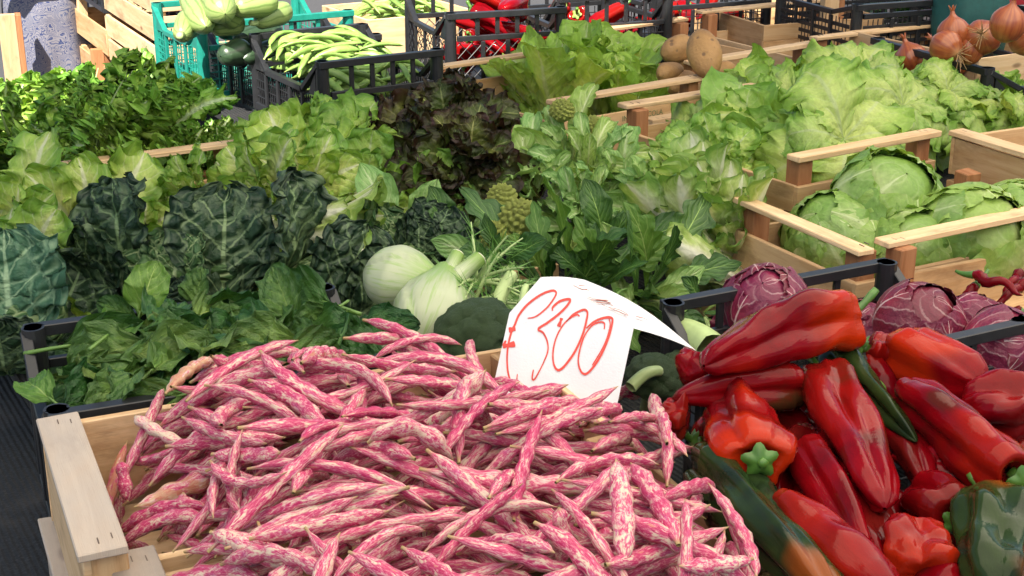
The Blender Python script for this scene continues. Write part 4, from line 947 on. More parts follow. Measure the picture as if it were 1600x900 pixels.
pp('big red and orange pepper lying on top of the heap', (1322, 500), (1100, 572), .285, .285, .038, color=(1, .05, 0), stem=(.032, (.3, 0, .9)), seed=1, bend=(0, 0, .10), roll=.5)
pp('dark red pepper with green stalk below the big orange one', (1245, 598), (1050, 622), .245, .245, .030, prof='horn', color=(.1, .9, 0), stem=(.035, (.4, 0, .3)), seed=2, bend=(0, 0, .05))
pp('dark green pepper wedged between two red peppers', (1300, 548), (1432, 690), .24, .228, .023, prof='horn', color=(0, 0, 1), stem=(.02, (0, 0, .3)), seed=3, name='green_pepper')
pp('long red pepper pointing at the viewer in the middle', (1290, 590), (1382, 795), .245, .225, .031, color=(.15, .3, 0), stem=(.03, (-.5, .3, .4)), seed=4, roll=2.2)
pp('long red pepper with purple bruise at the right', (1592, 748), (1408, 600), .235, .25, .036, color=(.3, .45, 0), stem=(.035, (.6, 0, -.3)), seed=5, roll=1.)
pp('orange-red bell pepper in front of the round radicchio', (1408, 545), (1535, 605), .245, .245, .036, prof='bell', color=(.75, 0, 0), stem=(.022, (-.6, 0, .4)), seed=6, lob=4, lobe=.14)
pp('wrinkled red pepper at the right edge behind bruised one', (1610, 640), (1500, 625), .235, .235, .036, prof='bell', color=(.1, 0, 0), stem=(.0, (0, 0, 0)), seed=7, lob=4, lobe=.2)
pp('red bell pepper showing its green calyx to the viewer', (1186, 718), (1140, 625), .242, .225, .039, prof='bell', color=(.9, .15, 0), stem=(.012, (.2, 0, 0)), seed=8, lob=4, lobe=.20, roll=.4)
pp('blackish green pepper along the right edge of the beans', (1105, 735), (1310, 960), .205, .215, .036, color=(0, 0, 1), stem=(.0, (0, 0, 0)), seed=9, bend=(0, 0, .06), name='green_pepper')
pp('ridged red pepper at the bottom beside blackish green one', (1225, 800), (1400, 940), .215, .215, .034, color=(.35, .05, 0), stem=(.0, (0, 0, 0)), seed=10, lobe=.2)
pp('slim red pepper lying above the ridged red one', (1262, 700), (1360, 880), .225, .205, .026, prof='horn', color=(.05, .1, 0), stem=(.0, (0, 0, 0)), seed=11, lobe=.18)
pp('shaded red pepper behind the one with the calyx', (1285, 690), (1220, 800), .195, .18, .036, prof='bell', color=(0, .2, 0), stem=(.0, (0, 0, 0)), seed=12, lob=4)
pp('small knobbly red pepper beside the beans', (1075, 655), (1030, 650), .225, .225, .024, prof='bell', color=(.2, .4, 0), stem=(.0, (0, 0, 0)), seed=13, lob=5, lobe=.2)
pp('red pepper lying sideways under the bruised long one', (1530, 745), (1392, 712), .205, .205, .024, prof='horn', color=(0, .1, 0), stem=(.0, (0, 0, 0)), seed=14)
pp('red bell pepper with curved green stalk at lower right', (1490, 815), (1430, 770), .20, .19, .034, prof='bell', color=(.1, .1, 0), stem=(.03, (.3, 0, .7)), seed=15, lob=4)
pp('brownish orange bell pepper at the bottom edge', (1440, 905), (1430, 830), .20, .205, .036, prof='bell', color=(.6, .75, 0), stem=(.0, (0, 0, 0)), seed=16, lob=4, lobe=.22)
pp('ribbed dark green pepper in the lower right corner', (1545, 785), (1560, 930), .215, .215, .038, prof='bell', color=(0, 0, 1), stem=(.03, (-.6, 0, .5)), seed=17, lob=5, lobe=.15, name='green_pepper')
pp('red pepper with hooked green stalk behind the big orange one', (1352, 545), (1400, 575), .245, .225, .032, prof='bell', color=(.2, .1, 0), stem=(.035, (.2, -.3, 1.2)), seed=18, lob=4)
pp('red pepper end peeping out left below the big orange one', (1100, 570), (1065, 590), .235, .225, .026, prof='bell', color=(0, .1, 0), stem=(.0, (0, 0, 0)), seed=19)
pp('small red pepper tip in the dark gap', (1400, 790), (1375, 815), .17, .175, .018, prof='horn', color=(0, .2, 0), stem=(.02, (.2, 0, 0)), seed=20)
pp('red pepper along the right edge at the bottom', (1650, 800), (1590, 860), .20, .20, .034, color=(.2, .2, 0), stem=(.0, (0, 0, 0)), seed=21)
pp('deep red pepper low between the long red ones', (1330, 760), (1420, 900), .16, .15, .036, color=(0, .2, 0), stem=(.0, (0, 0, 0)), seed=22)
pp('orange-tinged red pepper beside the round radicchio stalk', (1360, 590), (1400, 640), .205, .20, .036, prof='bell', color=(.4, 0, 0), stem=(.0, (0, 0, 0)), seed=23, lob=4)
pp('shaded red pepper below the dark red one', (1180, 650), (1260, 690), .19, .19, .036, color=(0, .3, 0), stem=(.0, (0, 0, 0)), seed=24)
pp('red pepper low at the heap right side', (1500, 690), (1560, 640), .19, .20, .036, color=(0, .1, 0), stem=(.0, (0, 0, 0)), seed=25)
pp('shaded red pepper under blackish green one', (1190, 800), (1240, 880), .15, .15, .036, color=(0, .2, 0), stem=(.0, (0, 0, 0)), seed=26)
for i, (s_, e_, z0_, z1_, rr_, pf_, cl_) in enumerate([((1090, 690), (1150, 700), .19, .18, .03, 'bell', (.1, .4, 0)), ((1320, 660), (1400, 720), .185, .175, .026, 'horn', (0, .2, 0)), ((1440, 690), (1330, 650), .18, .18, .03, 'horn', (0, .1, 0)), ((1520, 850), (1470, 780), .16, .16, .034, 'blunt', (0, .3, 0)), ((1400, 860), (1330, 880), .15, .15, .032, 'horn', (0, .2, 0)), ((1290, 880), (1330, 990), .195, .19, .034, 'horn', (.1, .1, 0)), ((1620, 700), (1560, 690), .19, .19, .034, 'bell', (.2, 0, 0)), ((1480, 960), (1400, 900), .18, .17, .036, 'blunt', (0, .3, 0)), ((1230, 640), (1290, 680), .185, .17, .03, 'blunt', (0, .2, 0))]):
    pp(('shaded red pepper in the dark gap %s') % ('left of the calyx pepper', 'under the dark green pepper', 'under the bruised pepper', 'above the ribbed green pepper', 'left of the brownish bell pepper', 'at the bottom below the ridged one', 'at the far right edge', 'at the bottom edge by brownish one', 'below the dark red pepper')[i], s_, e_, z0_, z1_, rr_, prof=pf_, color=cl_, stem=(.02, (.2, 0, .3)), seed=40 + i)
pp('tapered red pepper between the long one and the bruised one', (1395, 640), (1452, 770), .212, .205, .027, prof='horn', color=(.1, .2, 0), stem=(.03, (-.3, .2, .5)), seed=61)
pp('tapered red pepper pointing down at the bottom middle', (1330, 770), (1395, 905), .20, .195, .026, prof='horn', color=(.05, .2, 0), stem=(.02, (0, 0, .4)), seed=62)
pp('slim dark green pepper beside the blackish green one', (1150, 790), (1245, 930), .195, .20, .022, prof='horn', color=(0, 0, 1), stem=(.0, (0, 0, 0)), seed=63, name='green_pepper')
pp('dark red wrinkled pepper above the ribbed green one', (1560, 770), (1470, 730), .205, .20, .026, prof='blunt', color=(.0, .6, 0), stem=(.02, (.4, 0, .3)), seed=64)
# chillies: twisted thin pods with green stalks
def chilli(label, s, e, zs, ze, bend, r, seed):
    a, b = at(*s, zs), at(*e, ze); n = 22; q = np.linspace(0, 1, n)[:, None]; rr = np.random.default_rng(seed)
    P = np.array(a) * (1 - q) + np.array(b) * q + np.array(bend) * (4 * q * (1 - q)) + np.stack([np.sin(q[:, 0] * 11 + seed), np.cos(q[:, 0] * 9 + seed), np.sin(q[:, 0] * 13)], 1) * .003
    t = thing('chilli', label, 'chilli', P[0], None, 'red chillies'); P = P - P[0]
    V, F, uv = tube(P[2:], r * np.interp(np.linspace(0, 1, n - 2), [0, .06, .3, .8, 1], [.75, 1, .95, .55, .08]), 10, mod=lambda t, th: 1 + .10 * np.sin(t * 60 + th * 2))
    o = obj('pod', mesh('pod', V, F, uv), M['pepper'], t); o.color = (0, .1, 0, 1)
    d = Vector(P[0] - P[3]).normalized(); S = np.array([tuple(Vector(P[2]) + d * (.03 * x) + Vector((0, 0, .008)) * x * x) for x in np.linspace(-.05, 1, 7)])
    V, F, uv = tube(S, np.linspace(r * .8, r * .28, 7), 8); V, F, uv = add_caps(V, F, uv, 7, 8); obj('stalk', mesh('stalk', V, F, uv), M['stem_dark'], t)
for i, a in enumerate([
 ('red chilli with long green stalk lying topmost', (1512, 433), (1600, 462), .235, .235, (0, 0, .006)), ('curled red chilli hanging beside the board', (1525, 445), (1530, 492), .225, .19, (-.012, 0, 0)),
 ('twisted red chilli crossing the topmost one', (1620, 440), (1545, 495), .23, .20, (0, 0, .012)), ('red chilli at the right edge', (1600, 430), (1565, 470), .225, .21, (0, 0, .01)),
 ('red chilli lying low behind the radicchio', (1600, 490), (1555, 500), .20, .20, (0, 0, .004)), ('short red chilli tip above radicchio', (1580, 500), (1605, 510), .20, .205, (0, 0, .003))]):
    chilli(*a, .0075, i)

# ------------------------------------------------------------------ fennel, broccoli, romanesco
def fennel_mat():
    N = NT('fennel_skin'); su = N.sep(N.uv()); rnd = N.rand(); lines = N.noise(N.vec(N.math('MULTIPLY', su[0], 60.0), N.math('MULTIPLY', su[1], 3.0), rnd), 1.0, 4); n2 = N.noise(N.oc(), 25, 3)
    f = N.math('ADD', su[1], N.math('MULTIPLY', N.math('SUBTRACT', lines, .5), .5)); col = N.mix(N.ramp(f, .45, 1.0), (.40, .45, .29), (.20, .33, .06))
    col = N.mix(N.ramp(lines, .50, .66, 0, .7), col, (.26, .40, .12)); col = N.mix(N.ramp(n2, .62, .8, 0, .25), col, (.52, .46, .30))
    N.set(col, .36, **{'Subsurface Weight': .15, 'Subsurface Scale': .01, 'Subsurface Radius': (1., 1., .6)}); N.bump(lines, .25, .001); return N.m
M['fennel'] = fennel_mat(); M['fennel_stalk'] = leaf_mat('fennel_stalk', (.40, .52, .18), (.26, .42, .08), (.5, .6, .3), .1, 5, 0, .1, trans=.05, bump=.3)
M['cut'] = plain('cut_stalk_end', (.62, .64, .46), .6, 90, .35, .4); M['frond'] = plain('fennel_frond', (.10, .24, .04), .5, 60, .4, 0)
def fennel(label, s, e, zs, ze, rad, stalks, seed):
    a, b = at(*s, zs), at(*e, ze); d = (b - a); L = d.length; d.normalize(); t = thing('fennel', label, 'fennel', a, None, 'fennel bulbs')
    tt = np.linspace(0, 1, 34); P = np.array([tuple(d * (L * x)) for x in tt]); rr = np.interp(tt, [0, .02, .08, .2, .42, .65, .85, 1], [.12, .3, .58, .86, 1, .84, .52, .3]); rr = np.convolve(np.pad(rr, 2, 'edge'), [.1, .2, .4, .2, .1], 'valid')
    nz = snoise(seed, 2, 6, 2); 
    def sheath(x, th): 
        g = (th / 6.283 * 3 + x * .55 + seed * .37) % 1; return 1 + .085 * g - .04 * np.exp(-((g - .02) / .03) ** 2) + .022 * np.abs(np.cos(th * 13 + 2 * nz(x, th))) * np.clip(x * 1.5, 0, 1) + .04 * nz(x * 2, np.cos(th))
    V, F, uv = tube(P, rr * rad, 64, .82, (0, -.6, .8), sheath); obj('bulb', mesh('bulb', V, F, uv), M['fennel'], t)
    for k, (dx, dy, dz, ln, r) in enumerate(stalks):
        dd = (d * 1.0 + Vector((dx, dy, dz))).normalized(); st = d * (L * .62); q = np.linspace(0, 1, 14)[:, None]; S = np.array(st)[None] + np.array(dd)[None] * q * ln + np.array(d)[None] * (q * (1 - q)) * .02
        V, F, uv = tube(S, r * np.interp(np.linspace(0, 1, 14), [0, .35, .6, 1], [2.2, 1.5, 1.08, 1]), 20, mod=lambda x, th: 1 + .05 * np.cos(th * 9)); o = obj('stalk', mesh('stalk', V, F, uv), M['fennel'], t)
        c = Vector(S[-1]); V2, F2, u2 = tube([tuple(c - dd * .001), tuple(c + dd * .0012)], [r * .97, r * .90], 20); V2, F2, u2 = add_caps(V2, F2, u2, 2, 20); obj('cut_end', mesh('cut_end', V2, F2, u2), M['cut'], o)
fennel('white fennel bulb with two cut green stalks, nearest of the bulbs', (655, 540), (700, 420), .165, .225, .050, [(.10, -.1, .1, .075, .0095), (.75, .1, .2, .085, .0105)], 3)
fennel('white fennel bulb behind, its base turned to the left', (572, 425), (690, 445), .205, .205, .044, [(.3, .3, .3, .05, .010)], 5)
fennel('white fennel bulb low under the spinach', (545, 545), (640, 520), .125, .125, .036, [], 8)
fennel('white fennel bulb half hidden at the right of the others', (720, 520), (700, 440), .145, .19, .036, [(.5, .3, .3, .06, .010)], 9)
def fronds(label, u, v, z, n, seed, ln=.10):
    rr = random.Random(seed); t = thing('fennel_frond_bunch', label, 'fennel', at(u, v, z), None, 'fennel tops')
    for i in range(n):
        d = Vector((rr.uniform(-.2, 1), rr.uniform(-.6, .3), rr.uniform(.0, .6))).normalized(); P = [tuple(d * ln * x + Vector((0, 0, -.02)) * x * x) for x in np.linspace(0, 1, 8)]
        V, F, uv = tube(P, np.linspace(.0035, .001, 8), 7); o = obj('stalk', mesh('stalk', V, F, uv), M['stem_pale'], t)
        Vs, Fs = [], []
        for j in range(26):
            f = rr.uniform(.25, 1); b = Vector(P[int(f * 7)]); dd = (d + Vector((rr.gauss(0, .8), rr.gauss(0, .8), rr.gauss(0, .8)))).normalized(); l = rr.uniform(.015, .04); w = dd.orthogonal() * .0006
            k = len(Vs); Vs += [tuple(b - w), tuple(b + w), tuple(b + dd * l)]; Fs.append((k, k + 1, k + 2))
        obj('frond', mesh('frond', Vs, Fs, smooth=False), M['frond'], t, 'stuff')
fronds('feathery fennel top with thin green stalks right of the bulbs', 745, 440, .20, 9, 1)
fronds('feathery fennel top beside the broccoli', 740, 475, .18, 6, 2)
def flor_mat(name, c1, c2, sc):
    N = NT(name); vo = N.n('TexVoronoi'); vo.inputs['Scale'].default_value = sc; N.put(vo.inputs['Vector'], N.oc()); n = N.noise(N.oc(), 30, 3)
    N.set(N.mix(N.ramp(N.math('ADD', vo.outputs['Distance'], N.math('MULTIPLY', n, .3)), .25, .75), c1, c2), .6); N.bump(N.math('SUBTRACT', 1.0, vo.outputs['Distance']), 1.0, .003); return N.m
M['broccoli'] = flor_mat('broccoli_buds', (.115, .20, .05), (.035, .085, .025), 330); M['romanesco'] = flor_mat('romanesco_buds', (.74, .80, .24), (.58, .68, .13), 300)
def dome_mesh(name, seed, cells=34, amp=.14, nu=56, nv=88, fl=.75):
    rr = np.random.default_rng(seed); k = np.arange(cells); z = 1 - (k + .5) / cells * 1.35; ph = k * 2.39996 + rr.uniform(-.2, .2, cells); c = np.stack([np.sqrt(np.clip(1 - z * z, 0, 1)) * np.cos(ph), np.sqrt(np.clip(1 - z * z, 0, 1)) * np.sin(ph), z], 1)
    th = np.linspace(.01, R(128), nu); pz = np.arange(nv) * 2 * np.pi / nv; T, Pp = np.meshgrid(th, pz, indexing='ij'); D = np.stack([np.sin(T) * np.cos(Pp), np.sin(T) * np.sin(Pp), np.cos(T)], 2)
    dist = np.arccos(np.clip(D @ c.T, -1, 1)); dist.sort(axis=2); r = 1 + amp * (np.clip(1 - (dist[:, :, 0] / .34) ** 2, 0, 1) ** .6) - amp
    nz = snoise(seed, 3, 9, 9.0); r = r + .03 * nz(D[:, :, 0], D[:, :, 1], D[:, :, 2]) + .018 * nz(D[:, :, 0] * 3.3, D[:, :, 1] * 3.3, D[:, :, 2] * 3.3); r = r * np.clip(1.05 - np.clip(T - R(95), 0, 9) * .9, .3, 1.05)
    V = D * r[:, :, None]; V[:, :, 2] *= fl; Fq, uv = gridF(nu, nv, True); return mesh(name, V.reshape(-1, 3), Fq, uv)
def broccoli(label, u, v, z, rad, axis, seed):
    t = thing('broccoli', label, 'broccoli', at(u, v, z), q_axis(axis), 'broccoli heads'); o = obj('crown', dome_mesh('crown', seed), M['broccoli'], t); o.scale = (rad,) * 3
    V, F, uv = tube([(0, 0, -rad * 1.7), (0, 0, -rad * .8), (0, 0, -rad * .2)], [rad * .26, rad * .3, rad * .55], 14); V, F, uv = add_caps(V, F, uv, 3, 14); obj('stalk', mesh('stalk', V, F, uv), M['stem_pale'], t)
broccoli('broccoli crown between the fennel and the price sign', 748, 528, .195, .056, (-.1, -.35, 1), 1)
broccoli('small broccoli crown right of the price sign', 1022, 592, .185, .034, (.1, -.4, 1), 2)
broccoli('broccoli crown beside the red pepper end', 1070, 585, .175, .032, (.3, -.3, 1), 3)
broccoli('broccoli crown low behind the bean crate', 690, 560, .155, .036, (-.3, -.3, 1), 4)
def stalk_thing(label, s, e, zs, ze, r, name='broccoli_stalk'):
    a, b = at(*s, zs), at(*e, ze); t = thing(name, label, 'stalk', a, None, 'broccoli stalks'); d = b - a
    P = [tuple(d * x + Vector((0, 0, .006)) * math.sin(3.1 * x)) for x in np.linspace(0, 1, 10)]; V, F, uv = tube(P, r * np.linspace(1.05, .85, 10), 14, mod=lambda x, th: 1 + .06 * np.cos(5 * th + 2)); obj('stem', mesh('stem', V, F, uv), M['stem_pale'], t)
    c, dd = Vector(P[-1]), Vector(d).normalized(); V2, F2, u2 = tube([tuple(c - dd * .001), tuple(c + dd * .001)], [r * .84, r * .78], 14); V2, F2, u2 = add_caps(V2, F2, u2, 2, 14); obj('cut_end', mesh('cut_end', V2, F2, u2), M['cut'], t)
stalk_thing('thick pale stalk lying between the price sign and big pepper', (1110, 545), (1050, 515), .205, .20, .019)
stalk_thing('green stalk lying on the small broccoli crown', (985, 605), (1030, 580), .20, .205, .007)
stalk_thing('short pale stalk standing behind the beans below the fennel', (627, 575), (630, 535), .215, .245, .006)
stalk_thing('cut white stalk between the fennel and price sign', (775, 480), (800, 430), .185, .215, .010)
stalk_thing('thin green stalk standing left of the price sign top', (815, 480), (822, 448), .205, .225, .005)
def romanesco(label, u, v, z, rad, axis, seed, nf=64):
    t = thing('romanesco', label, 'romanesco', at(u, v, z), q_axis(axis), 'romanesco heads'); rr = random.Random(seed)
    if 'rom' not in LV:
        nu, nv = 22, 26; x = np.linspace(.02, 1, nu); th = np.arange(nv) * 2 * np.pi / nv; X, T = np.meshgrid(x, th, indexing='ij')
        r = .52 * X ** .8 * (1 + .16 * np.sin(5 * T + 34 * X ** .6) * np.sin(8 * T - 26 * X ** .6 + 1)); V = np.stack([r * np.cos(T), r * np.sin(T), 1 - X], 2).reshape(-1, 3); Fq, uv = gridF(nu, nv, True); LV['rom'] = [mesh('floret', V, Fq, uv)]
    heart(t, M['romanesco'], rad * .72)
    for k in range(nf):
        f = (k + .5) / nf; pol = 1.75 * f ** .62; az = k * 2.39996; d = Vector((math.sin(pol) * math.cos(az), math.sin(pol) * math.sin(az), math.cos(pol))); s = rad * (.15 + .22 * f)
        leaf_obj('rom', M['romanesco'], t, q_axis(d, rr.uniform(0, 6)), d * rad * (.60 + .2 * math.cos(pol)), (s * 1.35, s * 1.35, s * .85), 'floret')
for i, a in enumerate([('yellow-green romanesco in the middle, largest of the heads', 812, 345, .205, .040, (-.2, -.5, .9)), ('romanesco head tucked above the largest one', 785, 312, .215, .030, (-.3, -.4, .9)), ('romanesco head low beside the dark chicory', 772, 368, .19, .026, (-.4, -.5, .7)), ('small romanesco tip below the tall cauliflower leaf', 878, 175, .275, .028, (0, -.3, 1)), ('small romanesco in the cauliflower leaf whorl', 925, 200, .265, .026, (.2, -.5, .8))]):
    romanesco(*a, 700 + i)

# ------------------------------------------------------------------ spinach
sa, sb = frame(23)
so = corner_origin((30, 508), .23, 'bl', 23, .385, .275)
rs = random.Random(31); nsp = 0
def spinach(p, d, n, size, mat, label, stalk=True):
    t = thing('spinach_leaf', label, 'spinach', p, basis_q(d, n), 'spinach leaves')
    leaf_obj('lf_spinach', M[mat], t, Quaternion(), (0, 0, 0), size, 'blade', rs)
    if not stalk: return t
    P = [(0, x * size, .002 * math.sin(x * 9)) for x in np.linspace(-.10, .30, 8)]; V, F, uv = tube(P, np.linspace(.0022, .0016, 8) * (size / .11), 8); V, F, uv = add_caps(V, F, uv, 8, 8)
    obj('stalk', mesh('stalk', V, F, uv), M['stem_green'], t); return t
SPF = [  # (base px, tip px, zb, zt, face normal, size factor, mat, label)
 ((212, 520), (238, 405), .215, .30, (-.1, -1, .2), 1.0, 'spinach_pale', 'bright spinach leaf standing upright on a pale stalk'),
 ((470, 535), (420, 405), .20, .29, (.2, -1, .3), 1.0, 'spinach', 'large dark spinach leaf standing upright at right with pale midrib'),
 ((100, 640), (20, 575), .20, .235, (-.3, -.6, .8), 1.0, 'spinach_pale', 'spinach leaf drooping over the left rim of the black crate'),
 ((530, 520), (650, 490), .225, .255, (0, -.6, .8), 1.0, 'spinach', 'spinach leaf stretched to the right in front of the fennel'),
 ((230, 505), (150, 470), .22, .25, (-.2, -.8, .6), 1.0, 'spinach', 'folded spinach leaf at the back left by the crate post'),
 ((300, 500), (310, 420), .20, .27, (0, -1, .2), 1.0, 'spinach', 'curled spinach leaf standing before the veined savoy leaf'),
 ((215, 600), (300, 520), .235, .255, (0, -.5, .9), 1.15, 'spinach', 'broad crinkled spinach leaf lying in the middle of the crate'),
 ((165, 640), (170, 570), .20, .235, (-.3, -.9, .4), .9, 'spinach_pale', 'pale cupped spinach leaf at the left front'),
 ((320, 610), (190, 640), .235, .22, (0, -.7, .7), 1.1, 'spinach', 'large spinach leaf drooping over the wooden back board'),
 ((400, 560), (300, 590), .24, .235, (0, -.6, .8), 1.0, 'spinach', 'large spinach leaf lying above the beans at right'),
]
for b, tp, zb, zt, n, sc, mt, lb in SPF:
    p0, p1 = at(*b, zb), at(*tp, zt); spinach(p0, p1 - p0, n, (p1 - p0).length * sc, mt, lb)
for i in range(150):
    x, y = rs.uniform(.02, .37), rs.uniform(.0, .26); lay = i / 150
    z = .15 + .088 * lay * (.6 + .4 * min(1, x / .1)) + .02 * math.exp(-((x - .2) / .12) ** 2); a = rs.uniform(0, 6.28); up = rs.uniform(-.25, .35)
    d = (sa * math.cos(a) + sb * math.sin(a) + UP * up).normalized(); n = Vector((rs.gauss(0, .55), rs.gauss(-.45, .45), 1))
    size = rs.uniform(.085, .14); p = so + sa * x + sb * y + UP * z - d * size * .5; p.z = max(p.z, .06)
    q = p + d * size
    for e in (p, q):   # stay inside the crate
        lx_ = (e - so).dot(sa); ly_ = (e - so).dot(sb)
        if lx_ < .012: p = p + sa * (.012 - lx_)
        if lx_ > .375: p = p - sa * (lx_ - .375)
        if ly_ > .262: p = p - sb * (ly_ - .262)
        if ly_ < .01: p = p + sb * (.01 - ly_)
    um, vm_ = pr(p + d * size * .6); w1 = 'upturned' if up > .18 else 'drooping' if up < -.05 else 'flat'; w2 = 'small' if size < .09 else 'large'
    z1 = 'at the left rim' if um < 130 else 'left by the wooden board' if vm_ > 590 and um < 230 else 'centred by the wooden board' if vm_ > 590 and um < 300 else 'by the beans and board' if vm_ > 590 else 'at the back under savoy' if vm_ < 515 else 'beside the beans' if um > 400 else 'in the middle'
    spinach(p, d, n, size, 'spinach_pale' if rs.random() < .14 else 'spinach', f'{w2} {w1} spinach leaf {z1}' + (', facing up' if n.y > -.35 else ', facing the viewer'), rs.random() < .16)

# ------------------------------------------------------------------ price sign: folded white paper with hand-painted price
def sign():
    bl, br, tl = at(764, 634, .205), at(964, 634, .212), None
    tl = at_y(845, 433, bl.y + .075); nrm = (br - bl).cross(tl - bl).normalized()
    if nrm.y > 0: nrm = -nrm
    CAM = Vector((0, 0, CAM_H))
    def on(u, v, off=0.0, o=bl, n=nrm):
        d = ray(u, v); return CAM + d * ((o - CAM).dot(n) / d.dot(n)) + n * off
    tr = on(990, 513); lm = on(796, 489)
    root = thing('price_sign', 'folded white paper price sign reading € 3.00 in red, standing among the beans', 'sign', bl)
    N = NT('white_paper'); n1 = N.noise(N.oc(), 18, 3); n2 = N.noise(N.oc(), 400, 2); N.set(N.mix(N.ramp(n1, .35, .7), (.80, .81, .84), (.74, .75, .80)), .6); N.bump(N.math('ADD', N.math('MULTIPLY', n1, 2.0), n2), .15, .002)
    tr2 = N.n('BsdfTranslucent'); tr2.inputs[0].default_value = (.7, .7, .7, 1); mx = N.n('MixShader'); mx.inputs[0].default_value = .12
    N.t.links.new(N.b.outputs[0], mx.inputs[1]); N.t.links.new(tr2.outputs[0], mx.inputs[2]); N.t.links.new(mx.outputs[0], N.out.inputs[0]); paper = N.m
    def sheet(name, pts, n, th=.0005):
        k = len(pts); V = [tuple(p - bl) for p in pts] + [tuple(p - bl - n * th) for p in pts]; F = [list(range(k)), list(range(k, 2 * k))[::-1]] + [[i, k + i, k + (i + 1) % k, (i + 1) % k] for i in range(k)]
        me = mesh(name, V, F, smooth=False); bm = bmesh.new(); bm.from_mesh(me); bmesh.ops.recalc_face_normals(bm, faces=bm.faces[:]); bm.to_mesh(me); bm.free(); return obj(name, me, paper, root)
    sheet('front_panel', [bl, br, tr, tl, lm], nrm)
    b1 = at_y(913, 437, tl.y + .055); e2 = tr + (b1 - tl) * 1.0; e2 = at_y(1088, 548, tr.y + .05)
    nb = (tr - tl).cross(b1 - tl).normalized(); nb = nb if nb.z > 0 else -nb
    mid = (b1 + e2) / 2 + Vector((0, 0, .004))
    # back panel as a gently curled strip
    rows = []
    for q in np.linspace(0, 1, 9):
        a = tl.lerp(tr, q); c = b1.lerp(e2, q) + Vector((0, 0, .010 * math.sin(math.pi * q))); rows.append([a.lerp(c, g) + nb * .002 * math.sin(math.pi * g) - bl for g in np.linspace(0.004, 1, 6)])
    V = [tuple(p) for r in rows for p in r]; Fq, uv = gridF(9, 6); back = obj('back_panel', mesh('back_panel', V, Fq, uv), paper, root)
    ink = plain('red_marker', (.62, .045, .03), .5, 120, .5, 0); ink2 = plain('brown_marker', (.30, .07, .04), .55, 120, .6, 0)
    def stroke(pts, wid, zz, mat, parent, o=bl, n=nrm, off=.0006, conv=lambda p: (760 + p[0] / 4.5, 420 + p[1] / 4.5)):
        Pt = np.array([conv(p) for p in pts], float); k = len(Pt); t = np.linspace(0, k - 1, max(12, (k - 1) * 6)); out = []
        for x in t:   # Catmull-Rom through the drawn points
            i = min(int(x), k - 2); f = x - i; p0, p1, p2, p3 = Pt[max(i - 1, 0)], Pt[i], Pt[i + 1], Pt[min(i + 2, k - 1)]
            out.append(.5 * ((2 * p1) + (p2 - p0) * f + (2 * p0 - 5 * p1 + 4 * p2 - p3) * f * f + (3 * p1 - p0 - 3 * p2 + p3) * f ** 3))
        Q = [on(p[0], p[1], off + zz * .00004, o, n) - bl for p in out]; V = []
        for i, p in enumerate(Q):
            d = (Q[min(i + 1, len(Q) - 1)] - Q[max(i - 1, 0)]).normalized(); s = n.cross(d).normalized()
            e = i / (len(Q) - 1); w = wid * (.55 + .45 * abs(math.sin(3 * e + zz))) * (.5 + .5 * min(1, min(e, 1 - e) * 12 + .3)) * .5 * (1 + .5 * abs(d.normalized().x)); V += [tuple(p - s * w), tuple(p + s * w)]
        F = [(2 * i, 2 * i + 1, 2 * i + 3, 2 * i + 2) for i in range(len(Q) - 1)]; return obj('lettering', mesh('lettering', V, F, smooth=False), mat, parent)
    fp = root; W = .0020
    S = [([(290, 348), (350, 335), (430, 270), (483, 195), (488, 162), (455, 155), (380, 185), (290, 252), (230, 325), (200, 395), (178, 440), (155, 530), (146, 620), (150, 710), (166, 780), (188, 816), (210, 800), (218, 740)], W),
     ([(158, 432), (205, 424)], .0042), ([(116, 543), (160, 538), (202, 528)], .0046), ([(116, 543), (138, 505)], .002),
     ([(465, 297), (470, 268), (520, 228), (585, 215), (577, 248), (520, 310), (430, 380), (365, 424), (400, 452), (428, 510), (432, 580), (402, 660), (362, 740), (336, 780), (322, 768), (331, 710)], W),
     ([(530, 347), (520, 375), (508, 408)], .0036),
     ([(655, 335), (632, 325), (560, 372), (502, 460), (472, 560), (470, 650), (490, 703), (520, 710), (570, 660), (630, 570), (680, 455), (708, 345), (708, 302), (680, 290), (612, 322), (562, 372)], W),
     ([(702, 420), (760, 372), (832, 345), (880, 347), (885, 382), (860, 480), (810, 600), (752, 692), (700, 740), (664, 720), (646, 650), (660, 560), (692, 470), (742, 402), (800, 376), (830, 386), (828, 426)], W),
     ([(862, 352), (870, 400), (842, 500), (800, 590), (745, 680)], .0012)]
    for i, (pts, w) in enumerate(S): stroke(pts, w, i, ink, fp)
    # faint handwriting on the back panel
    for i, pts in enumerate([[(600, 130), (660, 160), (720, 165), (735, 145), (690, 140), (640, 135)], [(690, 160), (730, 180), (745, 160)], [(700, 215), (780, 235), (860, 240)], [(720, 240), (800, 240), (870, 260)], [(760, 255), (850, 262), (880, 280)], [(800, 270), (870, 300), (990, 350)], [(850, 290), (930, 310), (990, 345)], [(1040, 355), (1090, 365), (1120, 378)]]):
        stroke(pts, .0016, i, ink2, fp, tl, nb, .0034)
sign()

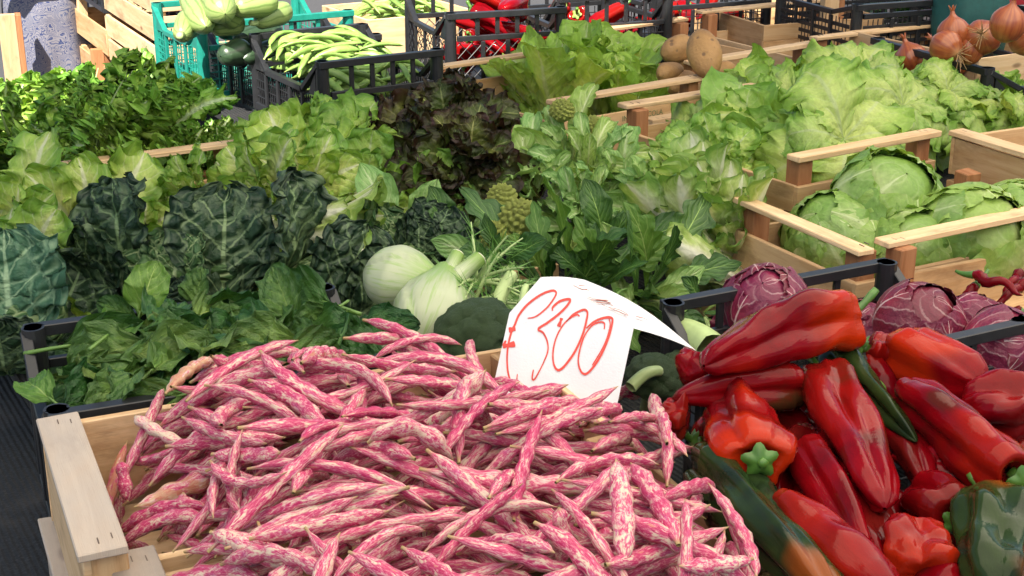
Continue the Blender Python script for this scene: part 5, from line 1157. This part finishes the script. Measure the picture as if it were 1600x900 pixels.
# ------------------------------------------------------------------ printed crate boards
def text(name, body, size, mat, parent, loc, rot, ext=0.0):
    cu = bpy.data.curves.new(name, 'FONT'); cu.body = body; cu.size = size; tmp = bpy.data.objects.new('tmp', cu); C.objects.link(tmp)
    dg = bpy.context.evaluated_depsgraph_get(); me = bpy.data.meshes.new_from_object(tmp.evaluated_get(dg)); me.name = name; bpy.data.objects.remove(tmp); bpy.data.curves.remove(cu)
    o = obj(name, me, mat, parent); me.materials.clear(); me.materials.append(mat); o.location = loc; o.rotation_euler = rot; return o
M['ink_red'] = plain('stencil_red', (.42, .06, .03), .7, 300, .7, 0); M['ink_green'] = plain('stencil_green', (.08, .15, .06), .7, 300, .7, 0)
text('lettering', 'INC AGRICOLA', .016, M['ink_green'], rc, (.170, -.0025, .096), (R(90), 0, 0)); text('lettering', 'BOR', .036, M['ink_red'], rc, (.205, -.0025, .064), (R(90), 0, 0)); text('lettering', 'DB', .030, M['ink_red'], rc, (.305, -.0025, .070), (R(90), 0, 0)); text('lettering', '6', .016, M['ink_green'], rc, (.360, -.0025, .092), (R(90), 0, 0))

# ------------------------------------------------------------------ rear row produce
def crate_heap(px, z, corner, yaw, lx, ly, base, m=.02):
    o = corner_origin(px, z, corner, yaw, lx, ly); a, b = frame(yaw); return Heap(o + a * m + b * m, yaw, lx - 2 * m, ly - 2 * m, base)
M['flatbean'] = None
def flatbean_mat():
    N = NT('green_bean_skin'); su = N.sep(N.uv()); rnd = N.rand(); n = N.noise(N.oc(), 60, 3); col = N.mix(N.ramp(n, .35, .7), (.17, .31, .055), (.25, .38, .10)); col = N.mix(N.ramp(su[1], .06, 0), col, (.35, .4, .12))
    hs = N.n('HueSaturation'); N.put(hs.inputs['Value'], N.math('ADD', .75, N.math('MULTIPLY', rnd, .5))); N.put(hs.inputs['Color'], col); N.set(hs.outputs[0], .42); N.bump(n, .2, .001); return N.m
M['flatbean'] = flatbean_mat()
def green_beans(h, n, top, where, seed, grp):
    rr = random.Random(seed); c = 0; k = 0
    while c < n and k < n * 20:
        k += 1; x, y, a, L = rr.uniform(.03, h.lx - .03), rr.uniform(.03, h.ly - .03), rr.gauss(.2, .9), rr.uniform(.10, .15)
        sv = h.h.copy(); p = h.drop(x, y, a, L, .0075, rr.gauss(0, .09), sink=.4, maxres=.02, maxslope=.4, maxq=.015)
        if p is None: continue
        if (p[2] - top(p[0], p[1])).max() > .01: h.h = sv; continue
        P = h.world(*p)
        if not in_frame(P[7], 20, 10): continue
        o = obj('green_bean', pod_mesh('green_bean', P, .0085, seed * 1000 + c, lumps=7, n=8, nu=20, squash=.55, lump=.05), M['flatbean']); c += 1
        (u0, v0), (u1, v1) = pr(P[0]), pr(P[-1]); dx, dy = (u1 - u0, v1 - v0) if u1 >= u0 else (u0 - u1, v0 - v1); sl = math.degrees(math.atan2(-dy, dx)); ux = (h.world(*[q[7:8] for q in p])[0] - np.array(h.o)) @ np.array(h.a) / h.lx; uy = (h.world(*[q[7:8] for q in p])[0] - np.array(h.o)) @ np.array(h.b) / h.ly
        tag(o, f"{'long' if L > .128 else 'short'} green bean {'lying level' if abs(sl) < 15 else 'rising right' if sl > 0 else 'sinking right'} at {'front' if uy < .35 else 'rear' if uy > .7 else 'middle'} {'left' if ux < .33 else 'right' if ux > .66 else 'centre'}, {where}", 'green bean', grp)
h1 = crate_heap((497, 98), .30, 'fl', 31, .29, .39, lambda X, Y: .185 + .035 * np.clip(Y / .2, 0, 1) + 0 * X)
green_beans(h1, 110, lambda x, y: .245 + .05 * np.clip(y / .25, 0, 1), 'black crate', 41, 'green beans in the black crate')
h2 = crate_heap((575, 32), .225, 'fl', 31, .33, .30, lambda X, Y: .185 + 0 * X)
green_beans(h2, 40, lambda x, y: .25 + 0 * x, 'wooden crate', 42, 'green beans in the wooden crate')
# rear peppers
def rear_peppers(h, n, where, seed, green, grp, zmax=.5):
    rr = random.Random(seed); c = 0
    for k in range(n * 8):
        if c >= n: break
        x, y, a, L, r = rr.uniform(.06, h.lx - .06), rr.uniform(.05, h.ly - .05), rr.uniform(0, 6.28), rr.uniform(.11, .15), rr.uniform(.024, .032)
        sv = h.h.copy(); p = h.drop(x, y, a, L, r, 0, sink=.35, maxres=.06, maxslope=.5)
        if p is None: continue
        P = h.world(*p)
        if P[:, 2].max() > zmax: h.h = sv; continue
        if not in_frame(P[7], 10, 60): continue
        g = rr.random() < green; col = (.05, .0, 0) if not g else (0, 0, 0)
        uy = ((P[7] - np.array(h.o)) @ np.array(h.b)) / h.ly; ux = ((P[7] - np.array(h.o)) @ np.array(h.a)) / h.lx
        d = 'front' if uy < .35 else 'rear' if uy > .7 else 'middle'
        t = pepper(f"shiny {'light green' if g else 'red'} pepper lying in the {d} {'left' if ux < .33 else 'right' if ux > .66 else 'centre'} of {where}", P[0], P[-1], r, rr.choice(('blunt', 'horn', 'bell')), (rr.random() * .3, rr.random() * .1, 0), stem=(.025, (rr.uniform(-.4, .4), 0, .4)), seed=seed * 100 + c, nu=26, n=18, group=grp, name='green_pepper' if g else 'red_pepper')
        if g: t.children[0].data.materials[0] = M['flatbean'] if True else None
        c += 1
def flat_base(z): return lambda X, Y: z + 0 * X
rear_peppers(crate_heap((697, 22), .33, 'fl', 20, .30, .36, flat_base(.16)), 60, 'the sunlit mesh crate', 51, .10, 'peppers in the mesh crate', .43)
rear_peppers(crate_heap((872, -4), .33, 'fl', 24, .33, .36, flat_base(.18)), 30, 'the crate behind romaine', 52, .45, 'peppers in the rear middle crate', .42)
rear_peppers(crate_heap((1032, -22), .33, 'fl', 24, .35, .36, flat_base(.18)), 24, 'the crate behind potatoes', 53, .1, 'peppers in the rear right crate', .40)
# squash, courgettes, potatoes, onions
def squash_mat(name, c1, c2, c3, stripes, rough=.4):
    N = NT(name); su = N.sep(N.uv()); n = N.noise(N.oc(), 22, 3); n2 = N.noise(N.oc(), 140, 2); s_ = N.math('ABSOLUTE', N.math('SUBTRACT', N.math('FRACT', N.math('ADD', N.math('MULTIPLY', su[0], stripes), N.math('MULTIPLY', n, .7))), .5))
    col = N.mix(N.ramp(s_, .05, .2), c3, c1); col = N.mix(N.ramp(n, .5, .75), col, c2); col = N.mix(N.ramp(n2, .62, .72, 0, .5), col, c2); N.set(col, rough); N.bump(n, .2, .003); return N.m
M['squash'] = squash_mat('squash_skin', (.25, .34, .11), (.20, .28, .085), (.14, .22, .06), 10); M['courgette'] = squash_mat('courgette_skin', (.030, .060, .030), (.05, .09, .05), (.02, .04, .02), 8, .35)
def blob(label, name, cat, p0, p1, rad, mat, prof, seed, group, bend=(0, 0, 0), nz_a=.05, n=22, nu=26, stem=None, squash=1):
    p0, p1 = Vector(p0), Vector(p1); d = p1 - p0; t = thing(name, label, cat, p0, None, group); tt = .5 - .5 * np.cos(np.linspace(0, math.pi, nu)); nz = snoise(seed, 3, 6, 1.8)
    P = np.array([tuple(d * x + Vector(bend) * (4 * x * (1 - x))) for x in tt]); V, F, uv = tube(P, rad * np.interp(tt, *np.array(prof).T), n, squash, (0.1, -.3, 1), lambda x, th: 1 + nz_a * nz(x * 2.2, np.cos(th), np.sin(th)))
    obj('body', mesh('body', V, F, uv), mat, t)
    if stem: V, F, uv = tube([tuple(d * 0), tuple(-d.normalized() * stem * .6), tuple(-d.normalized() * stem + Vector((0, 0, .004)))], [rad * .3, rad * .2, rad * .24], 8); V, F, uv = add_caps(V, F, uv, 3, 8); obj('stem', mesh('stem', V, F, uv), M['stem_pale'], t)
    return t
SQ = [(0, .05), (.04, .42), (.12, .66), (.35, .8), (.7, 1), (.88, .85), (.97, .45), (1, .05)]; EL = [(t, max(.03, math.sqrt(max(0, 1 - (2 * t - 1) ** 2)))) for t in np.linspace(0, 1, 15)]
for i, (lb, a, b, za, zb, r) in enumerate([('long pale squash pointing at the viewer', (290, -10), (322, 42), .36, .33, .034), ('pale squash leaning behind the long one', (325, -8), (352, 22), .38, .36, .036), ('round ended pale squash at left of green crate', (283, 55), (300, 30), .31, .32, .034), ('pale squash lying across the top right', (365, 14), (430, -2), .36, .37, .036), ('pale striped squash tip in the middle of the crate', (345, 20), (368, 28), .35, .33, .030), ('pale squash low at the crate right end', (400, 35), (450, 15), .32, .33, .03), ('pale squash lying low at the front of green crate', (330, 45), (380, 32), .31, .32, .03)]):
    blob(lb, 'pale_squash', 'squash', at(*a, za), at(*b, zb), r * .95, M['squash'], SQ, 60 + i, 'pale squash', nz_a=.06, stem=.02)
for i, (lb, a, b, z, r) in enumerate([('dark courgette lying across the crate', (365, 62), (440, 50), .27, .030), ('dark round courgette end by the left corner', (345, 88), (385, 78), .26, .032), ('dark courgette behind the beans rim', (380, 92), (470, 66), .25, .03), ('dark courgette at the rear of its crate', (340, 50), (400, 40), .27, .03)]):
    blob(lb, 'courgette', 'courgette', at(*a, z), at(*b, z), r, M['courgette'], SQ, 80 + i, 'dark courgettes')
def potato_mat():
    N = NT('potato_skin'); n = N.noise(N.oc(), 20, 4); n2 = N.noise(N.oc(), 160, 2); col = N.mix(N.ramp(n, .35, .7), (.36, .20, .07), (.25, .135, .05)); col = N.mix(N.ramp(n2, .66, .74, 0, .6), col, (.16, .09, .04)); vo = N.n('TexVoronoi'); vo.inputs['Scale'].default_value = 34; N.put(vo.inputs['Vector'], N.oc()); col = N.mix(N.ramp(vo.outputs['Distance'], .10, .2, .75, 0), col, (.10, .055, .03)); N.set(col, .65); N.bump(N.math('ADD', N.math('ADD', n, n2), N.ramp(vo.outputs['Distance'], 0, .3)), .5, .003); return N.m
M['potato'] = potato_mat()
for i, (lb, a, b, za, zb, r) in enumerate([('largest potato standing upright against the crate post', (1093, 48), (1108, 122), .33, .25, .034), ('potato lying behind the rail left of the largest', (1036, 88), (1080, 66), .26, .28, .028), ('small potato behind the reddish post', (1030, 118), (1062, 108), .24, .24, .024), ('low potato right of the reddish post', (1100, 135), (1150, 112), .22, .24, .034), ('potato at the front right of its crate', (1130, 140), (1165, 125), .22, .22, .028), ('potato in the shade at the left of crate', (1050, 140), (1080, 125), .21, .21, .03), ('potato deep behind the rail', (1060, 105), (1090, 95), .22, .22, .032)]):
    blob(lb, 'potato', 'potato', at(*a, za), at(*b, zb), r, M['potato'], EL, 90 + i, 'potatoes', nz_a=.15)
def onion_mat():
    N = NT('onion_skin'); su = N.sep(N.uv()); rnd = N.rand(); g = N.noise(N.vec(N.math('MULTIPLY', su[0], 40.), N.math('MULTIPLY', su[1], 2.), N.math('MULTIPLY', rnd, 9.)), 1.0, 4); col = N.mix(N.ramp(g, .35, .7), (.36, .105, .032), (.24, .052, .022)); col = N.mix(N.ramp(su[1], .2, 0.), col, (.55, .30, .14)); N.set(col, .3, **{'Coat Weight': .1}); N.bump(g, .2, .001); return N.m
M['onion'] = onion_mat(); M['root'] = plain('dry_roots', (.42, .26, .12), .8, 60, .4, 0)
def onion(label, u, v, z, r, axis, seed, roots=False):
    t = thing('onion', label, 'onion', at(u, v, z), q_axis(axis), 'brown onions'); tt = .5 - .5 * np.cos(np.linspace(0, math.pi, 26)); pf = [(0, .03), (.02, .25), (.12, .66), (.3, .93), (.45, 1), (.62, .93), (.76, .66), (.85, .34), (.92, .17), (1, .13)]
    nz = snoise(seed, 2, 5, 2); V, F, uv = tube([(0, 0, r * (-.95 + 2.35 * x)) for x in tt], r * np.interp(tt, *np.array(pf).T), 26, 1, (1, 0, 0), lambda x, th: 1 + .03 * np.cos(5 * th + seed) + .02 * nz(x * 3, np.cos(th))); obj('bulb', mesh('bulb', V, F, uv), M['onion'], t)
    rr = random.Random(seed); pt = []
    for k in range(5):
        a = k * 1.257; d = Vector((math.cos(a) * .5, math.sin(a) * .5, 1)); P = [tuple(Vector((0, 0, r * 1.3)) + d * r * .5 * x) for x in (0, .5, 1)]; V, F, uv = tube(P, [r * .12, r * .09, r * .01], 5, .4); pt.append(mesh('b', V, F, uv))
    obj('neck_skin', join_uv('neck_skin', pt), M['onion'], t, 'stuff')
    if roots:
        pt = []
        for k in range(16):
            d = Vector((rr.gauss(0, .7), rr.gauss(0, .7), -1)).normalized(); e = Vector((rr.gauss(0, .5), rr.gauss(0, .5), rr.gauss(0, .4))); P = [tuple(Vector((0, 0, -r * .93)) + d * r * .7 * x + e * r * .5 * x * x) for x in (0, .4, .7, 1)]; V, F, uv = tube(P, [.0012, .001, .0008, .0005], 4); pt.append(mesh('b', V, F, uv))
        obj('roots', join_uv('roots', pt), M['root'], t, 'stuff')
for i, a in enumerate([('top onion with papery neck at far right', 1574, 40, .38, .040, (.1, -.1, 1)), ('large onion with dry roots facing the viewer', 1535, 58, .34, .042, (.3, .8, -.3), True), ('onion with pointed skin beside the rail post', 1490, 55, .34, .038, (-.1, .2, 1)), ('onion with root tuft at the front left', 1480, 74, .32, .038, (-.4, .8, .2), True), ('orange onion behind the black rim at right', 1515, 80, .31, .034, (.2, .3, .9)),
  ('onion seen between the bars of black crate, leftmost', 1425, 95, .25, .040, (-.3, .3, .8)), ('onion with roots seen between the black bars', 1455, 100, .25, .036, (.2, -.8, .3), True), ('onion seen behind the last bar of black crate', 1490, 100, .25, .036, (.4, .2, .9)), ('onion low in the black crate', 1445, 120, .22, .032, (0, .2, 1)), ('pale onion low right in the black crate', 1480, 122, .22, .034, (.6, .1, .6)), ('onion behind the top onion at picture edge', 1600, 62, .34, .038, (.7, .2, .6))]):
    onion(a[0], a[1], a[2], a[3], a[4] * .9, a[5], i, len(a) > 6)

# ------------------------------------------------------------------ behind the stall
def place_crate(fn, label, px, z, h, yaw, lx, ly, **kw): return fn(label, px, z, 'fl', yaw, lx, ly, h, **kw)
for k, z in enumerate((.32, .165, .01, -.145, -.30, -.455, -.61)):
    wood_crate(f'pale slatted crate in the stack by the green crate, {("topmost", "second", "third", "fourth", "fifth", "sixth", "lowest")[k]} from the top', (246, 72 + 0), .165, 'fl', 27, .30, .62, .15, drop=.012, rails=(0, 0), mat='wood_pale', post='wood', group='stacked grape crates')
for k, o in enumerate([o for o in C.objects if o.get('group') == 'stacked grape crates']):
    z = (.32, .165, .01, -.145, -.30, -.455, -.61)[k]; p = at(245, 105, .10); a, b = frame(27); o.location = (p.x - 0.0, p.y, z - .15)
M['grape'] = plain('dark_grapes', (.018, .016, .028), .35, 30, .4, 0)
def grapes(label, p, rr):
    t = thing('grape_bunch', label, 'grapes', p, None, 'dark grape bunches'); ms = []
    for i in range(90):
        c = Vector((max(-.07, min(.07, rr.gauss(0, .035))), max(-.09, min(.09, rr.gauss(0, .05))), .012 + abs(rr.gauss(.0, .022)))); th = np.linspace(.05, math.pi - .05, 7); T, Pp = np.meshgrid(th, np.arange(9) * 2 * np.pi / 9, indexing='ij'); r = .0115
        V = np.stack([np.sin(T) * np.cos(Pp) * r + c.x, np.sin(T) * np.sin(Pp) * r + c.y, -np.cos(T) * r + c.z], 2).reshape(-1, 3); Fq, uv = gridF(7, 9, True); ms.append(mesh('b', V, Fq, uv))
    obj('berries', join_uv('berries', ms), M['grape'], t, 'stuff')
rg = random.Random(5); a, b = frame(27); p0 = at(245, 105, .10); p0.z = 0
for z, n in ((.19, 'top'), (.035, 'second'), (-.12, 'third')):
    for q, w_ in ((.12, 'near'), (.32, 'far')): grapes(f'bunch of dark grapes in the {n} slatted crate, {w_} end', p0 + a * .125 + b * q * 1.35 + UP * z, rg)
t_ = wood_crate('low wooden crate left of the grape crates under a black crate', (166, 78), .10, 'fl', 27, .30, .50, .13, drop=.05, rails=(0, 0), slats=1, mat='wood', post='wood_pale'); t_.location = p0 + b * .64 + UP * .02
t_ = plastic_crate('black slatted crate left of the grape crates at top edge', (162, 36), .24, 'fl', 27, .30, .50, .14, dip=.03, grid=.02); t_.location = p0 + b * .64 + UP * .152
for k in range(5):
    t_ = wood_crate(f'empty wooden crate under the low one at upper left, {("first", "second", "third", "fourth", "fifth")[k]} below', (166, 78), .10, 'fl', 27, .30, .50, .145, drop=.012, rails=(0, 0), mat='wood', post='wood', group='crates stacked under the low one'); t_.location = p0 + b * .64 + UP * (-.158 - k * .150)
def board_post(label, u0, u1, v0, v1, y, mat, name='wooden_post', zb=-.78):
    p = at_y((u0 + u1) / 2, (v0 + v1) / 2, y); wd = (u1 - u0) / F_PX * y; zt = at_y(u0, v0, y).z; t = thing(name, label, 'post', (p.x, p.y, zb), (0, 0, R(20)), 'wooden posts')
    box('post_front', (-wd / 2, -.012, 0), (wd / 2, .012, zt - zb), M[mat], t); box('post_side', (wd / 2 - .001, -.010, .001), (wd / 2 + .018, .05, zt - zb - .004), M['wood_post'], t)
board_post('light upright wooden post at the upper left corner', 4, 30, 22, 150, 4.6, 'wood_pale'); board_post('rough brown upright post under the low wooden crate', 146, 166, 76, 170, 4.45, 'wood_post')
board_post('tall pale wooden post rising out of frame beside the potatoes', 1282, 1308, -40, 90, 3.66, 'wood_pale', zb=.1)
# person in blue jacket, grey scarf and paisley skirt, mostly outside the frame
def person():
    g = at_y(78, 60, 4.9); t = thing('person', 'person in blue jacket, grey scarf and paisley skirt standing at upper left', 'person', (g.x, g.y, -.78), (0, 0, R(-60)))
    skin = plain('skin', (.50, .30, .21), .5, 40, .2, .1); jk = plain('blue_jacket', (.02, .04, .19), .7, 60, .4, .3); sc = plain('grey_scarf', (.30, .30, .29), .8, 80, .3, .3); hair = plain('dark_hair', (.03, .02, .015), .5, 90, .5, .4); shoe = plain('shoes', (.03, .03, .03), .5)
    N = NT('paisley_cloth'); vo = N.n('TexVoronoi'); vo.inputs['Scale'].default_value = 11; n = N.noise(N.oc(), 9, 3); N.put(vo.inputs['Vector'], N.vm('ADD', N.oc(), N.vec(N.math('MULTIPLY', n, .15), n, 0)))
    ring = N.math('ABSOLUTE', N.math('SINE', N.math('MULTIPLY', vo.outputs['Distance'], 26.0))); N.set(N.mix(N.ramp(ring, .25, .7), N.mix(N.ramp(n, .4, .62), (.015, .03, .11), (.05, .07, .15)), (.17, .17, .21)), .8); N.bump(n, .4, .01)
    v = [(0, 0, .92), (0, 0, 1.10), (0, 0, 1.30), (0, .0, 1.45), (0, -.01, 1.53), (0, -.02, 1.62), (0, -.02, 1.72),
         (.17, 0, 1.40), (.22, -.04, 1.15), (.15, -.22, 1.02), (-.17, 0, 1.40), (-.22, -.03, 1.13), (-.20, -.16, .92),
         (.09, 0, .88), (.10, -.02, .48), (.10, .02, .08), (.10, -.12, .03), (-.09, 0, .88), (-.10, -.01, .48), (-.10, .03, .08), (-.10, -.11, .03)]
    e = [(0, 1), (1, 2), (2, 3), (3, 4), (4, 5), (5, 6), (3, 7), (7, 8), (8, 9), (3, 10), (10, 11), (11, 12), (0, 13), (13, 14), (14, 15), (15, 16), (0, 17), (17, 18), (18, 19), (19, 20)]
    rad = [.14, .12, .14, .09, .055, .085, .07, .06, .045, .028, .06, .045, .028, .09, .06, .04, .035, .09, .06, .04, .035]
    me = bpy.data.meshes.new('body'); me.from_pydata(v, e, []); ob = obj('body', me, skin, t); ob.modifiers.new('skin', 'SKIN'); 
    for i, s in enumerate(me.skin_vertices[0].data): s.radius = (rad[i], rad[i] * .85); s.use_root = i == 0
    ob.modifiers.new('sub', 'SUBSURF').levels = 2
    def hand(w_, sgn):
        for k, (dx, l) in enumerate(((-.022, .06), (-.008, .07), (.007, .066), (.02, .052))): P = [(w_[0] + dx, w_[1] - .06, w_[2] - .02), (w_[0] + dx * 1.1, w_[1] - .06 - l * .5, w_[2] - .035), (w_[0] + dx, w_[1] - .06 - l * .8, w_[2] - .035 - l * .4)]; V, F, uv = tube(P, [.009, .0085, .006], 8); V, F, uv = add_caps(V, F, uv, 3, 8); obj('finger', mesh('finger', V, F, uv), skin, t)
        P = [(w_[0] + sgn * .025, w_[1] - .02, w_[2]), (w_[0] + sgn * .045, w_[1] - .05, w_[2] - .02), (w_[0] + sgn * .045, w_[1] - .075, w_[2] - .04)]; V, F, uv = tube(P, [.012, .010, .007], 8); V, F, uv = add_caps(V, F, uv, 3, 8); obj('thumb', mesh('thumb', V, F, uv), skin, t)
        P = [(w_[0], w_[1] + .02, w_[2] + .01), (w_[0], w_[1] - .03, w_[2] - .01), (w_[0], w_[1] - .07, w_[2] - .025)]; V, F, uv = tube(P, [.024, .034, .028], 12, .5); V, F, uv = add_caps(V, F, uv, 3, 12); obj('palm', mesh('palm', V, F, uv), skin, t)
    hand(v[9], -1); hand(v[12], 1)
    q = np.linspace(0, 1, 30); V, F, uv = tube([(0, 0, 1.02 - .80 * x) for x in q], np.interp(q, [0, .15, .5, 1], [.125, .165, .18, .21]), 48, .85, (0, 1, 0), lambda x, th: 1 + .06 * np.clip(x * 2, 0, 1) * np.cos(9 * th + 3 * x)); obj('skirt', mesh('skirt', V, F, uv), N.m, t)
    V, F, uv = tube([(0, 0, 1.47 - .52 * x) for x in q], np.interp(q, [0, .1, .4, .8, 1], [.07, .17, .165, .155, .17]), 36, .78, (0, 1, 0), lambda x, th: 1 + .04 * np.cos(7 * th + 5 * x)); obj('jacket', mesh('jacket', V, F, uv), jk, t)
    for s_ in ((7, 8, 9), (10, 11, 12)):
        P = smooth_path(np.array([v[s_[0]], v[s_[1]], tuple(Vector(v[s_[1]]).lerp(Vector(v[s_[2]]), .85))]), 14); V, F, uv = tube(P, np.linspace(.078, .048, 14), 16, mod=lambda x, th: 1 + .05 * np.sin(x * 30 + th)); obj('sleeve', mesh('sleeve', V, F, uv), jk, t)
    P = [(-.04, -.13, 1.45), (-.05, -.16, 1.30), (-.03, -.17, 1.1), (-.04, -.17, .92), (-.03, -.18, .80)]; V, F, uv = tube(smooth_path(np.array(P), 18), .05, 16, .35, (0, 1, 0), lambda x, th: 1 + .12 * np.cos(5 * th + 4 * x)); V, F, uv = add_caps(V, F, uv, 18, 16); obj('scarf', mesh('scarf', V, F, uv), sc, t)
    th = np.linspace(.02, 2.0, 12); T, Pp = np.meshgrid(th, np.arange(20) * 2 * np.pi / 20, indexing='ij'); V = np.stack([.098 * np.sin(T) * np.cos(Pp), .02 + .105 * np.sin(T) * np.sin(Pp), 1.665 + .125 * np.cos(T)], 2).reshape(-1, 3); Fq, uv = gridF(12, 20, True); obj('hair', mesh('hair', V, Fq, uv), hair, t)
    V, F, uv = tube([(0, -.095, 1.66), (0, -.118, 1.625), (0, -.10, 1.61)], [.008, .014, .008], 8); obj('nose', mesh('nose', V, F, uv), skin, t)
    for sx in (-1, 1):
        V, F, uv = tube([(sx * .032 - .012, -.092, 1.66), (sx * .032, -.099, 1.66), (sx * .032 + .012, -.092, 1.66)], [.002, .006, .002], 8); obj('eye', mesh('eye', V, F, uv), hair, t)
        V, F, uv = tube([(sx * .085, 0, 1.66), (sx * .095, .01, 1.64), (sx * .085, .01, 1.61)], [.012, .014, .007], 8); obj('ear', mesh('ear', V, F, uv), skin, t)
    V, F, uv = tube([(-.025, -.092, 1.575), (0, -.101, 1.573), (.025, -.092, 1.575)], [.003, .006, .003], 8); obj('mouth', mesh('mouth', V, F, uv), plain('lips', (.4, .13, .11), .5), t)
person()
# far right: slotted wooden box, dark mesh crate, teal bag and red box
def slot_box(label, px, z, yaw, lx, ly, h):
    t = wood_crate(label, px, z, 'fl', yaw, lx, ly, h, rails=(0, 0), slats=1, post='wood', name='wooden_box')
    for o in list(t.children):
        if o.name.startswith('end_board') and o.data.vertices[0].co.y < .02: bpy.data.objects.remove(o); break
    z1, z2 = h * .52, h * .80; x1, x2 = lx * .36, lx * .64
    for lo, hi in (((0, 0, 0), (lx, .008, z1)), ((0, 0, z2), (lx, .008, h)), ((0, 0.0002, z1 + .0005), (x1, .0078, z2 - .0005)), ((x2, .0002, z1 + .0005), (lx, .0078, z2 - .0005))): box('end_board', lo, hi, M['wood'], t, .001)
slot_box('wooden box with a handle slot behind the potatoes', (1194, 40), .25, 22, .36, .36, .20)
plastic_crate('dark plastic crate of greens behind the pale wooden crate', (1338, 8), .33, 'fl', 22, .45, .36, .22, style='slat', dip=.03, grid=.014)
rosette('leafy_greens', 'dark greens inside the plastic crate at the top edge', 'greens', P3(1415, 20, .22), (0, -.2, 1), .20, 'lf_smooth', M['chicory'], 16, (5, 80), seed=900)
def cloth_bag(label, u, v, z, size, mat, seed):
    nz = snoise(seed, 3, 9, 2.6); th = np.linspace(.03, math.pi - .03, 26); T, Pp = np.meshgrid(th, np.arange(34) * 2 * np.pi / 34, indexing='ij'); X, Y, Z = np.sin(T) * np.cos(Pp), np.sin(T) * np.sin(Pp), -np.cos(T); r = 1 + .16 * nz(X, Y, Z) + .05 * nz(X * 3, Y * 3, Z * 3)
    o = obj('cloth_bag', mesh('cloth_bag', np.stack([X * r * size[0], Y * r * size[1], Z * r * size[2]], 2).reshape(-1, 3), *gridF(26, 34, True)), mat); p = at(u, v, z); o.location = p; tag(o, label, 'bag')
cloth_bag('dark teal cloth bag behind the onions', 1520, 20, .30, (.09, .09, .16), plain('teal_cloth', (.008, .075, .07), .7, 50, .5, .5), 3)
def red_box(label, u, v, y):
    p = at_y(u, v, y); t = thing('red_box', label, 'box', (p.x, p.y, .15), (0, 0, R(25))); rm = plain('red_card', (.42, .02, .03), .5, 40, .2, 0)
    box('side', (0, 0, 0), (.35, .012, .40), rm, t); box('side', (0, .30, 0), (.35, .312, .40), rm, t); box('end', (0, .0125, .001), (.012, .2995, .399), rm, t); box('end', (.338, .0125, .001), (.35, .2995, .399), rm, t); box('base', (.0125, .0125, .002), (.3375, .2995, .01), rm, t)
red_box('red box at the upper right behind the onions', 1548, 25, 4.5)

# ------------------------------------------------------------------ labels: tell look-alikes apart by their order from left to right
def finish_labels():
    by = {}
    for o in C.objects:
        if o.parent is None and 'label' in o.keys(): by.setdefault(o['label'], []).append(o)
    for lb, os_ in by.items():
        if len(os_) < 2: continue
        def cx(o):
            if o.type == 'MESH' and o.data.vertices: return pr(o.matrix_basis @ o.data.vertices[len(o.data.vertices) // 2].co)[0]
            return pr(o.location)[0]
        os_.sort(key=cx); n = len(os_); words = ['leftmost', 'second from left', 'third from left', 'fourth from left', 'fifth from left', 'sixth from left', 'seventh from left', 'eighth from left', 'ninth from left', 'tenth from left', 'eleventh from left', 'twelfth from left']
        for k, o in enumerate(os_):
            w_ = ('left', 'right')[k] if n == 2 else 'rightmost' if k == n - 1 else words[k] if k < len(words) else 'further right'
            o['label'] = lb + ', ' + w_
finish_labels()
